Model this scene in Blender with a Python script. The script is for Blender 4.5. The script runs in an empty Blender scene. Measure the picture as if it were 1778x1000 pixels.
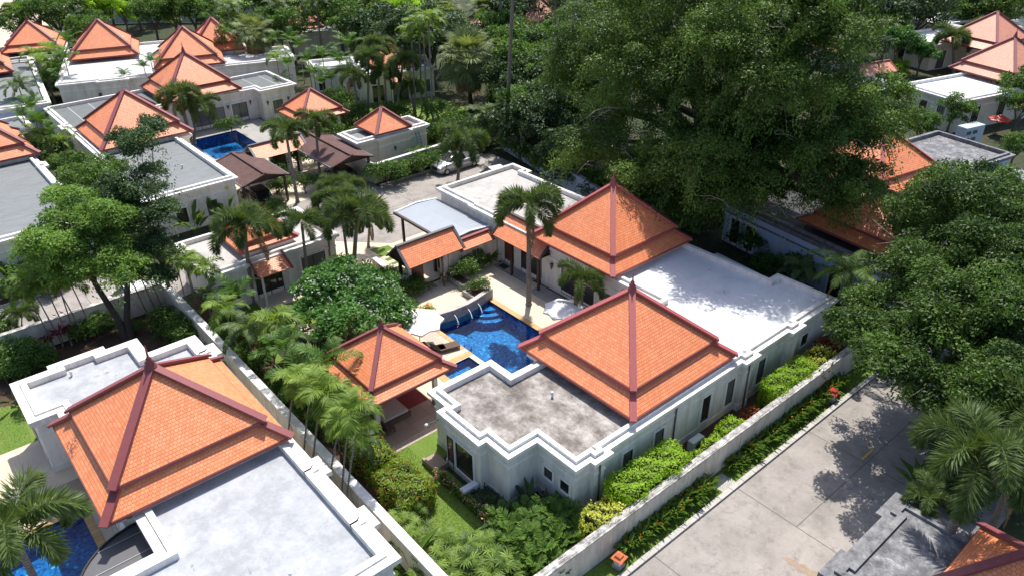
import bpy, bmesh, math, random
import numpy as np
from mathutils import Vector, Matrix
R = math.radians
S = bpy.context.scene
COL = S.collection
rnd = random.Random(7)

# ------------------------------------------------------------------ camera, sky, sun, exposure
CAM_H = 30.0
FPX = 1343.14                      # focal length for a frame 1778 px wide
def _axes(pitch, roll, yaw):
    f = Vector((math.cos(pitch)*math.cos(yaw), math.cos(pitch)*math.sin(yaw), -math.sin(pitch)))
    r = Vector((math.sin(yaw), -math.cos(yaw), 0)); u = r.cross(f)
    return math.cos(roll)*r+math.sin(roll)*u, -math.sin(roll)*r+math.cos(roll)*u, f
CR, CU, CF = _axes(R(30.44), R(-.5177), R(49.646))
cd = bpy.data.cameras.new('camera'); cam = bpy.data.objects.new('camera', cd); COL.objects.link(cam)
cd.sensor_width = 36; cd.lens = 36*FPX/1778; cd.clip_start = .5; cd.clip_end = 6000
cam.matrix_world = Matrix(((CR.x, CU.x, -CF.x, 0), (CR.y, CU.y, -CF.y, 0), (CR.z, CU.z, -CF.z, CAM_H), (0, 0, 0, 1)))
S.camera = cam
w = bpy.data.worlds.new("World"); S.world = w; w.use_nodes = True
sky = w.node_tree.nodes.new('ShaderNodeTexSky'); sky.sky_type = 'NISHITA'; sky.sun_disc = False
sky.sun_elevation = R(61); sky.sun_rotation = R(46.5); sky.air_density = .8; sky.dust_density = 1.6
w.node_tree.links.new(sky.outputs[0], w.node_tree.nodes['Background'].inputs[0])
w.node_tree.nodes['Background'].inputs[1].default_value = .15
sd = bpy.data.lights.new('sun', 'SUN'); sd.energy = 4.4; sd.angle = R(.5); sd.color = (1, .955, .88)
sun = bpy.data.objects.new('sun', sd); COL.objects.link(sun); sun.location = (40, 38, 100)
sun.rotation_euler = Vector((.40, .38, 1)).to_track_quat('Z', 'Y').to_euler()
S.view_settings.view_transform = 'Standard'; S.view_settings.look = 'None'
S.view_settings.exposure = .46; S.view_settings.gamma = 1

def at(px, py, z=0.0):
    """world point at height z seen at a pixel of the 1778x1000 photograph (measuring aid)"""
    d = CF + CR*((px-889)/FPX) - CU*((py-500)/FPX)
    t = (z-CAM_H)/d.z
    return (d.x*t, d.y*t, z)

# ------------------------------------------------------------------ materials
MATS = {}
def mat(name, build):
    if name in MATS: return MATS[name]
    m = bpy.data.materials.new(name); m.use_nodes = True
    nt = m.node_tree; b = nt.nodes['Principled BSDF']
    build(nt, b); MATS[name] = m
    return m
def N(nt, t, **k):
    n = nt.nodes.new('ShaderNode'+t)
    for a, v in k.items():
        if a.startswith('i_'):
            key = a[2:]
            n.inputs[int(key) if key.isdigit() else key.replace('_', ' ')].default_value = v
        else: setattr(n, a, v)
    return n
def L(nt, a, b): nt.links.new(a, b)
def ramp(nt, stops, src, interp='LINEAR'):
    r = N(nt, 'ValToRGB'); cr = r.color_ramp; cr.interpolation = interp
    while len(cr.elements) < len(stops): cr.elements.new(.5)
    for e, (p, c) in zip(cr.elements, stops):
        e.position = p; e.color = (c[0], c[1], c[2], 1) if not isinstance(c, float) else (c, c, c, 1)
    L(nt, src, r.inputs[0]); return r.outputs[0]
def coords(nt, scale=(1, 1, 1), kind='Object', rot=0):
    tc = N(nt, 'TexCoord'); mp = N(nt, 'Mapping'); mp.inputs['Scale'].default_value = scale; mp.inputs['Rotation'].default_value = (0, 0, rot)
    L(nt, tc.outputs[kind], mp.inputs[0]); return mp.outputs[0]
def wcoords(nt, scale=(1, 1, 1)):
    g = N(nt, 'NewGeometry'); mp = N(nt, 'Mapping'); mp.inputs['Scale'].default_value = scale
    L(nt, g.outputs['Position'], mp.inputs[0]); return mp.outputs[0]
def noise(nt, vec, scale, detail=6, rough=.6, dist=0):
    n = N(nt, 'TexNoise', i_Scale=scale, i_Detail=detail, i_Roughness=rough, i_Distortion=dist); L(nt, vec, n.inputs['Vector']); return n.outputs['Fac']
def mix(nt, fac, a, b, mode='MIX'):
    n = N(nt, 'Mix', data_type='RGBA', blend_type=mode)
    for i, v in ((0, fac), (6, a), (7, b)):
        if isinstance(v, (int, float)): n.inputs[i].default_value = v
        elif isinstance(v, tuple): n.inputs[i].default_value = (*v, 1) if len(v) == 3 else v
        else: L(nt, v, n.inputs[i])
    return n.outputs[2]
def bump(nt, b, h, strength=.3, dist=.02):
    n = N(nt, 'Bump', i_Strength=strength, i_Distance=dist); L(nt, h, n.inputs['Height']); L(nt, n.outputs[0], b.inputs['Normal'])
def simple(name, col, rough=.6, var=.12, scale=3.0, metal=0, spec=.5, bs=0.0):
    def f(nt, b):
        v = wcoords(nt); n = noise(nt, v, scale)
        c = mix(nt, n, tuple(x*(1-var) for x in col), tuple(min(1, x*(1+var)) for x in col))
        L(nt, c, b.inputs['Base Color']); b.inputs['Roughness'].default_value = rough
        b.inputs['Metallic'].default_value = metal; b.inputs['Specular IOR Level'].default_value = spec
        if bs: bump(nt, b, noise(nt, v, scale*8), bs)
    return mat(name, f)

def _plaster(base, stain, amt):
    def f(nt, b):
        v = wcoords(nt, (1, 1, .25)); n = noise(nt, v, 1.6, 8, .7)
        v2 = wcoords(nt); n2 = noise(nt, v2, .5, 4)
        c = mix(nt, ramp(nt, [(.44, 0.0), (.66, 1.0)], n), base, stain)
        c = mix(nt, amt, base, c)
        c = mix(nt, ramp(nt, [(.3, .0), (.9, .5)], n2), c, tuple(x*.88 for x in base))
        L(nt, c, b.inputs['Base Color']); b.inputs['Roughness'].default_value = .8
        bump(nt, b, noise(nt, v2, 18, 4), .12)
    return f
PLASTER = mat('plaster_white', _plaster((.78, .75, .685), (.46, .44, .40), .75))
PLASTER_Y = mat('plaster_cream', _plaster((.72, .66, .54), (.5, .45, .36), .5))
PARAPET = mat('parapet_paint', _plaster((.82, .80, .755), (.46, .45, .42), .65))
BLUEWALL = mat('plaster_pale_blue', _plaster((.50, .58, .74), (.36, .42, .52), .4))  # on white walls in shade, the blue is shade tint put into paint
GARDENWALL = mat('garden_wall_plaster', _plaster((.70, .645, .56), (.33, .30, .26), .75))

def _coping(nt, b):
    v = wcoords(nt); n = noise(nt, v, 2.2, 10, .75)
    c = ramp(nt, [(.38, (.13, .125, .12)), (.5, (.36, .34, .32)), (.62, (.66, .64, .61))], n)
    L(nt, c, b.inputs['Base Color']); b.inputs['Roughness'].default_value = .85
COPING = mat('weathered_coping', _coping)
def _coping_w(nt, b):
    v = wcoords(nt); n = noise(nt, v, 1.6, 10, .75)
    c = ramp(nt, [(.25, (.35, .34, .32)), (.42, (.66, .64, .61)), (.6, (.76, .75, .72))], n)
    L(nt, c, b.inputs['Base Color']); b.inputs['Roughness'].default_value = .85
COPING_W = mat('white_coping', _coping_w)

def _deck(stops, scale, stretch=(1, 1, 1), spots=None, lines=None, grain=.55):
    def f(nt, b):
        v = wcoords(nt, stretch); n = noise(nt, v, scale, 14, .78, .15)
        c = ramp(nt, stops, n)
        c = mix(nt, ramp(nt, [(.36, grain), (.56, 0.0)], noise(nt, wcoords(nt), 7, 8, .8)), c, tuple(q*.62 for q in stops[len(stops)//2][1]))
        if spots:
            n2 = noise(nt, wcoords(nt), spots[0], 8, .8, .8)
            c = mix(nt, ramp(nt, [(spots[1], 0.0), (spots[1]+.05, 1.0)], n2), c, spots[2])
        if lines:
            br = N(nt, 'TexBrick', i_Scale=1.0, i_Mortar_Size=.05, i_Brick_Width=lines[0], i_Row_Height=lines[1]); br.offset = 0
            br.inputs['Color1'].default_value = (0, 0, 0, 1); br.inputs['Color2'].default_value = (0, 0, 0, 1); br.inputs['Mortar'].default_value = (1, 1, 1, 1)
            L(nt, wcoords(nt), br.inputs['Vector'])
            c = mix(nt, br.outputs['Color'], c, lines[2])
        L(nt, c, b.inputs['Base Color']); b.inputs['Roughness'].default_value = .75
        bump(nt, b, n, .1)
    return f
DECK_WHITE = mat('roof_white_paint', _deck([(.25, (.52, .545, .57)), (.5, (.72, .735, .75)), (.8, (.78, .79, .79))], .5, spots=(.9, .70, (.42, .42, .42)), grain=.10))
DECK_PALE = mat('roof_pale_grey_paint', _deck([(.36, (.29, .305, .325)), (.46, (.335, .352, .375)), (.485, (.37, .387, .41)), (.52, (.375, .392, .415)), (.55, (.415, .43, .45)), (.72, (.45, .463, .48))], .75, spots=(.42, .62, (.14, .14, .15)), grain=.10))
DECK_MOULD = mat('roof_mouldy_concrete', _deck([(.40, (.09, .074, .066)), (.47, (.19, .168, .15)), (.535, (.30, .275, .255)), (.61, (.43, .405, .38))], .8, (1, .8, 1), grain=.4))
DECK_GREY = mat('roof_grey_felt', _deck([(.3, (.125, .14, .145)), (.5, (.18, .195, .20)), (.56, (.205, .22, .225)), (.75, (.25, .265, .265))], 1.3, (.5, 2.6, 1)))
DECK_PANEL = mat('roof_grey_panels', _deck([(.3, (.095, .11, .11)), (.6, (.14, .155, .155)), (.8, (.20, .215, .21))], .9, lines=(2.2, 40, (.36, .37, .36))))
DECK_CONC = mat('roof_light_concrete', _deck([(.3, (.30, .285, .27)), (.5, (.45, .43, .41)), (.7, (.55, .53, .50))], .7, spots=(.4, .60, (.25, .23, .22))))
SHADE_DECK = simple('shade_dark_roof', (.045, .045, .05), .9, .3, 1)  # near-black deck; the fig tree's shade is put into this roof colour
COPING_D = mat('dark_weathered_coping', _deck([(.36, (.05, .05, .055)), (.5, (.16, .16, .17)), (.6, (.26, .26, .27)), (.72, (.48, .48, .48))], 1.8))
DECK_STREAK = mat('roof_streaked_white', _deck([(.36, (.16, .17, .18)), (.45, (.40, .41, .42)), (.52, (.62, .63, .63)), (.7, (.74, .74, .73))], 1.6, (.35, 2.6, 1)))
DECK_DARK = mat('roof_dark_weathered', _deck([(.38, (.05, .05, .055)), (.48, (.12, .12, .13)), (.56, (.22, .22, .23)), (.66, (.42, .42, .42))], 1.6))

def _tile(c1, c2, scale=1.0, dirt=.35, bs=.5):
    def f(nt, b):
        uv = coords(nt, (1, 1, 1), 'UV')
        br = N(nt, 'TexBrick', i_Scale=1.0, i_Mortar_Size=.012*scale, i_Mortar_Smooth=.4, i_Bias=0.0, i_Brick_Width=.18*scale, i_Row_Height=.17*scale)
        br.inputs['Color1'].default_value = (*c1, 1); br.inputs['Color2'].default_value = (*c2, 1); br.inputs['Mortar'].default_value = (c1[0]*.70, c1[1]*.50, c1[2]*.46, 1)
        L(nt, uv, br.inputs['Vector'])
        v = wcoords(nt); n = noise(nt, v, .8, 8, .7)
        c = mix(nt, ramp(nt, [(.42, 0.0), (.8, .40)], n), br.outputs['Color'], (c1[0]*.66, c1[1]*.78, c1[2]*.95))
        n2 = noise(nt, v, .35, 3, .5); n3 = noise(nt, v, 9, 4, .7)
        m = N(nt, 'Math', operation='MULTIPLY'); L(nt, ramp(nt, [(.62, 0.0), (.70, 1.0)], n2), m.inputs[0]); L(nt, ramp(nt, [(.50, 0.0), (.56, 1.0)], n3), m.inputs[1])
        m2 = N(nt, 'Math', operation='MULTIPLY', i_1=dirt); L(nt, m.outputs[0], m2.inputs[0])
        c = mix(nt, m2.outputs[0], c, (.06, .035, .03))
        L(nt, c, b.inputs['Base Color']); b.inputs['Roughness'].default_value = .48; b.inputs['Specular IOR Level'].default_value = .5
        sx = N(nt, 'SeparateXYZ'); L(nt, uv, sx.inputs[0])
        dv = N(nt, 'Math', operation='DIVIDE', i_1=.17*scale); L(nt, sx.outputs[1], dv.inputs[0])
        fr = N(nt, 'Math', operation='FRACT'); L(nt, dv.outputs[0], fr.inputs[0])
        inv = N(nt, 'Math', operation='SUBTRACT', i_0=1.0); L(nt, fr.outputs[0], inv.inputs[1])
        mm = N(nt, 'Math', operation='SUBTRACT'); L(nt, inv.outputs[0], mm.inputs[0]); L(nt, br.outputs['Fac'], mm.inputs[1])
        bump(nt, b, mm.outputs[0], bs, .03)
    return f
TILE = mat('orange_roof_tiles', _tile((.78, .235, .092), (.87, .335, .155), 1.0, .6))
TILE_P = mat('faded_pink_tiles', _tile((.68, .28, .17), (.76, .36, .24)))
TILE_BIG = mat('orange_roof_tiles_dirty', _tile((.79, .245, .092), (.88, .35, .165), 1.0, .95))
def _shingle(nt, b):
    uv = wcoords(nt, (1, 1, 1)); br = N(nt, 'TexBrick', i_Scale=1.0, i_Mortar_Size=.012, i_Brick_Width=.35, i_Row_Height=.22)
    br.inputs['Color1'].default_value = (.085, .042, .037, 1); br.inputs['Color2'].default_value = (.125, .064, .055, 1); br.inputs['Mortar'].default_value = (.06, .03, .028, 1)
    L(nt, uv, br.inputs['Vector']); n = noise(nt, uv, 1.2, 8)
    L(nt, mix(nt, ramp(nt, [(.4, 0.0), (.8, .6)], n), br.outputs['Color'], (.15, .09, .08)), b.inputs['Base Color']); b.inputs['Roughness'].default_value = .9
SHINGLE = mat('brown_shingles', _shingle)
MAROON = simple('maroon_ridge_paint', (.235, .060, .066), .6, .22, 5)
MAROON_L = simple('red_ridge_paint', (.36, .085, .085), .6, .22, 5)
DARKWOOD = simple('dark_brown_timber', (.045, .022, .016), .55, .25, 4)
REDWOOD = simple('red_brown_door_wood', (.11, .038, .026), .5, .2, 4)
GREYMETAL = simple('dark_grey_metal', (.10, .10, .11), .5, .1)
WHITEMETAL = simple('white_enamelled_metal', (.62, .65, .68), .45, .06)
STEEL = simple('galvanised_steel', (.5, .52, .53), .4, .08, 3, .5)
FABRIC = simple('white_canvas', (.82, .80, .77), .9, .04)
WICKER = simple('brown_wicker', (.10, .062, .042), .8, .3, 20)
CUSHION = simple('grey_cushion', (.46, .44, .43), .9, .1)
REDRUG = simple('dark_red_mat', (.20, .03, .03), .9, .2)
SOIL = simple('brown_soil', (.085, .048, .032), .95, .5, 3, bs=.5)
BLACK = simple('black_rubber', (.02, .02, .02), .7, .1)
RED = simple('red_paint', (.55, .05, .035), .5, .1)
ORANGE = simple('orange_lamp_roof', (.75, .20, .08), .5, .1)
YELLOW = simple('yellow_road_paint', (.70, .46, .06), .7, .2, 6)
BARK = simple('brown_bark', (.13, .10, .08), .95, .45, 7, bs=.6)
BARK_D = simple('dark_bark', (.055, .045, .038), .95, .45, 7, bs=.6)
def _palmbark(nt, b):
    g = coords(nt, (1, 1, 1), 'Object'); wv = N(nt, 'TexWave', i_Scale=2.2, i_Distortion=1.2, i_Detail=3.0); wv.bands_direction = 'Z'
    L(nt, g, wv.inputs['Vector']); n = noise(nt, g, 6, 6)
    c = mix(nt, wv.outputs['Fac'], (.17, .145, .12), (.30, .27, .24)); c = mix(nt, ramp(nt, [(.45, 0.0), (.7, .7)], n), c, (.10, .085, .07))
    L(nt, c, b.inputs['Base Color']); b.inputs['Roughness'].default_value = .9; bump(nt, b, wv.outputs['Fac'], .5, .03)
PALMBARK = mat('ringed_palm_bark', _palmbark)
def _glass(nt, b):
    v = wcoords(nt); n = noise(nt, v, 1.3, 3)
    L(nt, mix(nt, n, (.012, .014, .016), (.045, .04, .035)), b.inputs['Base Color']); b.inputs['Roughness'].default_value = .06; b.inputs['Specular IOR Level'].default_value = .7
GLASS = mat('dark_window_glass', _glass)
def _curtain(nt, b):
    v = wcoords(nt); wv = N(nt, 'TexWave', i_Scale=3.5, i_Distortion=1.5); L(nt, v, wv.inputs['Vector'])
    L(nt, mix(nt, wv.outputs['Fac'], (.05, .055, .055), (.20, .21, .20)), b.inputs['Base Color']); b.inputs['Roughness'].default_value = .12
CURTAIN = mat('curtained_glass', _curtain)

def _sheet(nt, b):
    v = wcoords(nt); wv = N(nt, 'TexWave', i_Scale=1.05, i_Distortion=0.0); wv.bands_direction = 'Y'; wv.wave_profile = 'SAW'
    L(nt, v, wv.inputs['Vector']); n = noise(nt, v, .6, 6)
    c = mix(nt, n, (.25, .28, .32), (.34, .375, .415)); c = mix(nt, ramp(nt, [(.84, 0.0), (.93, .7)], wv.outputs['Fac']), c, (.20, .22, .26))
    L(nt, c, b.inputs['Base Color']); b.inputs['Roughness'].default_value = .45; b.inputs['Metallic'].default_value = .15
SHEET = mat('ribbed_metal_sheet', _sheet)

def _road(nt, b):
    v = wcoords(nt); n = noise(nt, v, .35, 10, .7, .3); n2 = noise(nt, v, 9, 6, .8); n3 = noise(nt, v, 1.1, 12, .8)
    c = ramp(nt, [(.25, (.20, .18, .16)), (.5, (.325, .295, .27)), (.75, (.43, .395, .36))], n)
    c = mix(nt, ramp(nt, [(.50, 0.0), (.68, .85)], n3), c, (.15, .13, .12))
    c = mix(nt, ramp(nt, [(.3, .35), (.65, 0.0)], n2), c, (.18, .165, .155))
    L(nt, c, b.inputs['Base Color']); b.inputs['Roughness'].default_value = .85; bump(nt, b, n2, .25)
ROAD = mat('stained_concrete', _road)
JOINT = simple('road_joint', (.13, .12, .11), .9, .3)
KERB = mat('kerb_concrete', _deck([(.3, (.28, .26, .24)), (.5, (.46, .44, .41)), (.75, (.58, .56, .52))], 1.5))
STAIN = simple('rust_brown_stain', (.30, .225, .165), .9, .35, 5)
def _paver(c1, c2, bw, bh, mortar, ms=.012):
    def f(nt, b):
        br = N(nt, 'TexBrick', i_Scale=1.0, i_Mortar_Size=ms, i_Brick_Width=bw, i_Row_Height=bh); br.offset = 0
        br.inputs['Color1'].default_value = (*c1, 1); br.inputs['Color2'].default_value = (*c2, 1); br.inputs['Mortar'].default_value = (*mortar, 1)
        v = wcoords(nt); L(nt, v, br.inputs['Vector']); n = noise(nt, v, 1.1, 8)
        L(nt, mix(nt, ramp(nt, [(.4, 0.0), (.8, .35)], n), br.outputs['Color'], tuple(x*.7 for x in c1)), b.inputs['Base Color']); b.inputs['Roughness'].default_value = .7
    return f
PAVER = mat('beige_pavers', _paver((.62, .50, .37), (.66, .55, .42), 2.4, 2.4, (.42, .33, .25)))
DECKING = mat('pink_grey_deck_tiles', _paver((.50, .40, .33), (.58, .47, .38), .6, .3, (.30, .22, .17)))
OCHRE = mat('ochre_pool_coping', _paver((.50, .30, .12), (.60, .38, .17), .5, .3, (.28, .16, .07)))
STONE = mat('pebbled_stone', _deck([(.35, (.14, .13, .13)), (.5, (.34, .33, .31)), (.65, (.55, .54, .52))], 6))
GRAVEL = mat('pink_gravel', _deck([(.35, (.22, .15, .12)), (.5, (.40, .31, .26)), (.65, (.58, .50, .44))], 9))
BROWNTILE = mat('brown_terrace_tiles', _paver((.30, .22, .17), (.36, .27, .21), 1.4, 1.4, (.17, .12, .09)))
GREYTILE = mat('grey_terrace_tiles', _paver((.30, .29, .27), (.36, .34, .32), .9, .9, (.18, .17, .16)))
SAND = simple('pale_sand', (.55, .46, .36), .9, .2, .3)

def _lawn(nt, b):
    v = wcoords(nt); n = noise(nt, v, 14, 8, .8); n2 = noise(nt, v, .7, 5)
    c = ramp(nt, [(.3, (.045, .095, .012)), (.5, (.115, .20, .024)), (.7, (.20, .30, .045))], n)
    c = mix(nt, ramp(nt, [(.4, 0.0), (.75, .45)], n2), c, (.22, .26, .06))
    L(nt, c, b.inputs['Base Color']); b.inputs['Roughness'].default_value = .95; bump(nt, b, n, .9, .05)
LAWN = mat('mown_lawn', _lawn)
def _ground(nt, b):
    v = wcoords(nt); n = noise(nt, v, 1.5, 10, .75); n2 = noise(nt, v, .12, 4)
    c = ramp(nt, [(.3, (.012, .018, .007)), (.5, (.030, .045, .014)), (.68, (.07, .085, .03))], n)
    c = mix(nt, ramp(nt, [(.45, 0.0), (.7, .6)], n2), c, (.075, .050, .032))
    L(nt, c, b.inputs['Base Color']); b.inputs['Roughness'].default_value = 1; bump(nt, b, n, .8, .08)
GROUND = mat('planted_earth', _ground)
def _mosaic(nt, b):
    v = wcoords(nt); vo = N(nt, 'TexVoronoi', i_Scale=7.0, i_Randomness=.7); L(nt, v, vo.inputs['Vector'])
    sx = N(nt, 'SeparateColor'); L(nt, vo.outputs['Color'], sx.inputs[0])
    c = ramp(nt, [(0.0, (.003, .045, .15)), (.4, (.006, .12, .32)), (.85, (.012, .19, .44)), (.97, (.035, .34, .60)), (1.0, (.2, .62, .8))], sx.outputs[0])
    L(nt, c, b.inputs['Base Color']); b.inputs['Roughness'].default_value = .5
MOSAIC = mat('blue_pool_mosaic', _mosaic)
def _water(nt, b):
    nt.nodes.remove(b); out = nt.nodes['Material Output']
    tr = N(nt, 'BsdfTransparent'); tr.inputs[0].default_value = (.45, .80, .95, 1)
    gl = N(nt, 'BsdfGlossy', i_Roughness=.03); fr = N(nt, 'Fresnel', i_IOR=1.33); mx = N(nt, 'MixShader')
    v = wcoords(nt); bp = N(nt, 'Bump', i_Strength=.06, i_Distance=.04); L(nt, noise(nt, v, 4, 4, .6, 1), bp.inputs['Height'])
    L(nt, bp.outputs[0], gl.inputs['Normal']); L(nt, bp.outputs[0], fr.inputs['Normal'])
    L(nt, fr.outputs[0], mx.inputs[0]); L(nt, tr.outputs[0], mx.inputs[1]); L(nt, gl.outputs[0], mx.inputs[2]); L(nt, mx.outputs[0], out.inputs[0])
WATER = mat('pool_water', _water)
def _foam(nt, b):
    b.inputs['Base Color'].default_value = (.8, .88, .95, 1); b.inputs['Roughness'].default_value = .2
FOAM = mat('falling_water', _foam)

def leafmat(name, dark, light, trans=.45, rough=.5, tint=None):
    def f(nt, b):
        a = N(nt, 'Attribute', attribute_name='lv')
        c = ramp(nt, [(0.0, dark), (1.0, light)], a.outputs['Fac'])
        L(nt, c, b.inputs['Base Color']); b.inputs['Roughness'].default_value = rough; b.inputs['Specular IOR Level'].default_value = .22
        out = nt.nodes['Material Output']; t = N(nt, 'BsdfTranslucent'); mx = N(nt, 'MixShader', i_0=trans)
        c2 = mix(nt, 1.0, c, tint or (1.0, 1.0, .45), 'MULTIPLY'); c3 = mix(nt, 1.0, c2, (1.9, 1.9, 1.9), 'MULTIPLY')
        L(nt, c3, t.inputs[0]); L(nt, b.outputs[0], mx.inputs[1]); L(nt, t.outputs[0], mx.inputs[2]); L(nt, mx.outputs[0], out.inputs[0])
    return mat(name, f)
LF_BANYAN = leafmat('fig_leaves', (.018, .048, .008), (.140, .228, .043), .25)
LF_TREE = leafmat('tree_leaves', (.018, .050, .009), (.125, .225, .038), .28)
LF_SHADE = leafmat('shade_tree_leaves', (.015, .040, .008), (.105, .185, .034), .26)
LF_DARK = leafmat('dark_leaves', (.014, .036, .012), (.070, .125, .042), .2)
LF_FRANG = leafmat('frangipani_leaves', (.026, .085, .020), (.130, .275, .065), .28, .4)
LF_BRIGHT = leafmat('bright_hedge_leaves', (.110, .210, .012), (.420, .600, .060), .45)
LF_MIXED = leafmat('golden_hedge_leaves', (.070, .135, .012), (.300, .400, .050), .35)
LF_YELLOW = leafmat('yellow_shrub_leaves', (.26, .30, .03), (.72, .72, .16), .4)
LF_ARECA = leafmat('areca_fronds', (.028, .070, .010), (.215, .320, .046), .3)
LF_FOX = leafmat('foxtail_fronds', (.026, .052, .017), (.140, .205, .062), .22)
LF_FAN = leafmat('fan_palm_fronds', (.050, .078, .028), (.25, .30, .12), .25)
LF_DEAD = leafmat('dry_fronds', (.10, .075, .04), (.26, .20, .11), .2)
LF_HELI = leafmat('heliconia_leaves', (.030, .085, .013), (.190, .300, .045), .3, .35)
LF_ORANGEF = leafmat('orange_flowers', (.55, .15, .01), (.75, .33, .02), .3)
LF_WHITEF = leafmat('white_flowers', (.7, .7, .6), (.85, .85, .78), .3, tint=(1, 1, .9))
LF_RED = leafmat('crimson_cordyline_leaves', (.07, .008, .018), (.26, .03, .07), .35, tint=(1, .4, .5))
LF_REDDISH = leafmat('red_orange_leaves', (.12, .03, .01), (.42, .12, .03), .35)
LF_COCO = leafmat('coconut_fronds', (.034, .070, .015), (.15, .24, .06), .3)
LF_GRASS = leafmat('grass_blades', (.05, .10, .012), (.19, .29, .05), .4)

# ------------------------------------------------------------------ object helpers
ROOTM = {}
def link(o, parent=None):
    COL.objects.link(o)
    if parent is not None:
        o.parent = parent; ROOTM[o.name] = ROOTM.get(parent.name)
    return o
def tag(o, label, cat, group=None, kind=None):
    if label: o['label'] = label
    if cat: o['category'] = cat
    if group: o['group'] = group
    if kind: o['kind'] = kind
    return o
def thing(name, label, cat, loc=(0, 0, 0), rotz=0, group=None):
    o = bpy.data.objects.new(name, None); o.empty_display_size = .3; COL.objects.link(o)
    o.location = loc; o.rotation_euler = (0, 0, rotz)
    ROOTM[o.name] = Matrix.Translation(loc) @ Matrix.Rotation(rotz, 4, 'Z')
    return tag(o, label, cat, group)

class MB:
    """collects faces (optionally with UVs in metres) and links them as one mesh object"""
    def __init__(s): s.v = []; s.f = []; s.uv = []; s.sm = []
    def face(s, pts, uv=None, smooth=False):
        i = len(s.v); s.v += [tuple(p) for p in pts]; s.f.append(tuple(range(i, i+len(pts))))
        s.uv.append(uv or [(p[0], p[1]) for p in pts]); s.sm.append(smooth)
    def box(s, x0, y0, z0, x1, y1, z1, M=None):
        P = [(x0, y0, z0), (x1, y0, z0), (x1, y1, z0), (x0, y1, z0), (x0, y0, z1), (x1, y0, z1), (x1, y1, z1), (x0, y1, z1)]
        if M is not None: P = [tuple(M @ Vector(p)) for p in P]
        for q in ((0, 3, 2, 1), (4, 5, 6, 7), (0, 1, 5, 4), (1, 2, 6, 5), (2, 3, 7, 6), (3, 0, 4, 7)): s.face([P[k] for k in q])
        return s
    def bar(s, a, b, w, h, up=(0, 0, 1)):
        a = Vector(a); b = Vector(b); d = (b-a).normalized(); sd = d.cross(Vector(up)).normalized(); u = sd.cross(d)
        P = [p+sd*sx*w/2+u*sz for p in (a, b) for sx, sz in ((-1, 0), (1, 0), (1, h), (-1, h))]
        for q in ((0, 1, 2, 3), (7, 6, 5, 4), (0, 4, 5, 1), (1, 5, 6, 2), (2, 6, 7, 3), (3, 7, 4, 0)): s.face([P[k] for k in q])
        return s
    def prism(s, poly, z0, z1):
        n = len(poly)
        s.face([(x, y, z1) for x, y in poly]); s.face([(x, y, z0) for x, y in reversed(poly)])
        for i in range(n):
            a, b = poly[i], poly[(i+1) % n]; s.face([(a[0], a[1], z0), (b[0], b[1], z0), (b[0], b[1], z1), (a[0], a[1], z1)])
        return s
    def tube(s, pts, rad, n=8, caps=True):
        pts = [Vector(p) for p in pts]; rings = []
        for i, p in enumerate(pts):
            d = (pts[min(i+1, len(pts)-1)]-pts[max(i-1, 0)]).normalized()
            a = Vector((1, 0, 0)) if abs(d.x) < .9 else Vector((0, 1, 0))
            u = d.cross(a).normalized(); v = d.cross(u); r = rad[i] if hasattr(rad, '__len__') else rad
            rings.append([p+(u*math.cos(t)+v*math.sin(t))*r for t in [2*math.pi*k/n for k in range(n)]])
        for A, B in zip(rings, rings[1:]):
            for k in range(n): s.face([A[k], B[k], B[(k+1) % n], A[(k+1) % n]], smooth=True)
        if caps: s.face(list(reversed(rings[0]))[::-1]); s.face(rings[-1][::-1])
        return s
    def lathe(s, c, prof, n=12):
        for (r0, z0), (r1, z1) in zip(prof, prof[1:]):
            for k in range(n):
                t0, t1 = 2*math.pi*k/n, 2*math.pi*(k+1)/n
                s.face([(c[0]+r0*math.cos(t0), c[1]+r0*math.sin(t0), c[2]+z0), (c[0]+r0*math.cos(t1), c[1]+r0*math.sin(t1), c[2]+z0),
                        (c[0]+r1*math.cos(t1), c[1]+r1*math.sin(t1), c[2]+z1), (c[0]+r1*math.cos(t0), c[1]+r1*math.sin(t0), c[2]+z1)], smooth=True)
        return s
    def build(s, name, m, parent=None, world=True, bevel=0):
        me = bpy.data.meshes.new(name); V = s.v
        if parent is not None and world and ROOTM.get(parent.name) is not None:
            I = ROOTM[parent.name].inverted(); V = [tuple(I @ Vector(p)) for p in V]
        me.from_pydata(V, [], s.f); uvl = me.uv_layers.new(name='uv')
        uvl.data.foreach_set('uv', [c for u in s.uv for p in u for c in p])
        me.polygons.foreach_set('use_smooth', s.sm)
        me.materials.append(m); me.validate()
        if any(s.sm) or bevel:
            bm = bmesh.new(); bm.from_mesh(me); bmesh.ops.remove_doubles(bm, verts=bm.verts, dist=.0004)
            if bevel: bmesh.ops.bevel(bm, geom=[e for e in bm.edges if e.is_manifold and e.calc_face_angle(0) > .6], offset=bevel, segments=2, affect='EDGES')
            bm.to_mesh(me); bm.free()
        me.update()
        return link(bpy.data.objects.new(name, me), parent)
def struct(name, mb, m): return tag(mb.build(name, m), None, None, None, 'structure')
def sheet(name, poly, z, m):
    mb = MB(); mb.face([(x, y, z) for x, y in poly]); return struct(name, mb, m)
def rect(x0, y0, x1, y1): return [(x0, y0), (x1, y0), (x1, y1), (x0, y1)]

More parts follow.
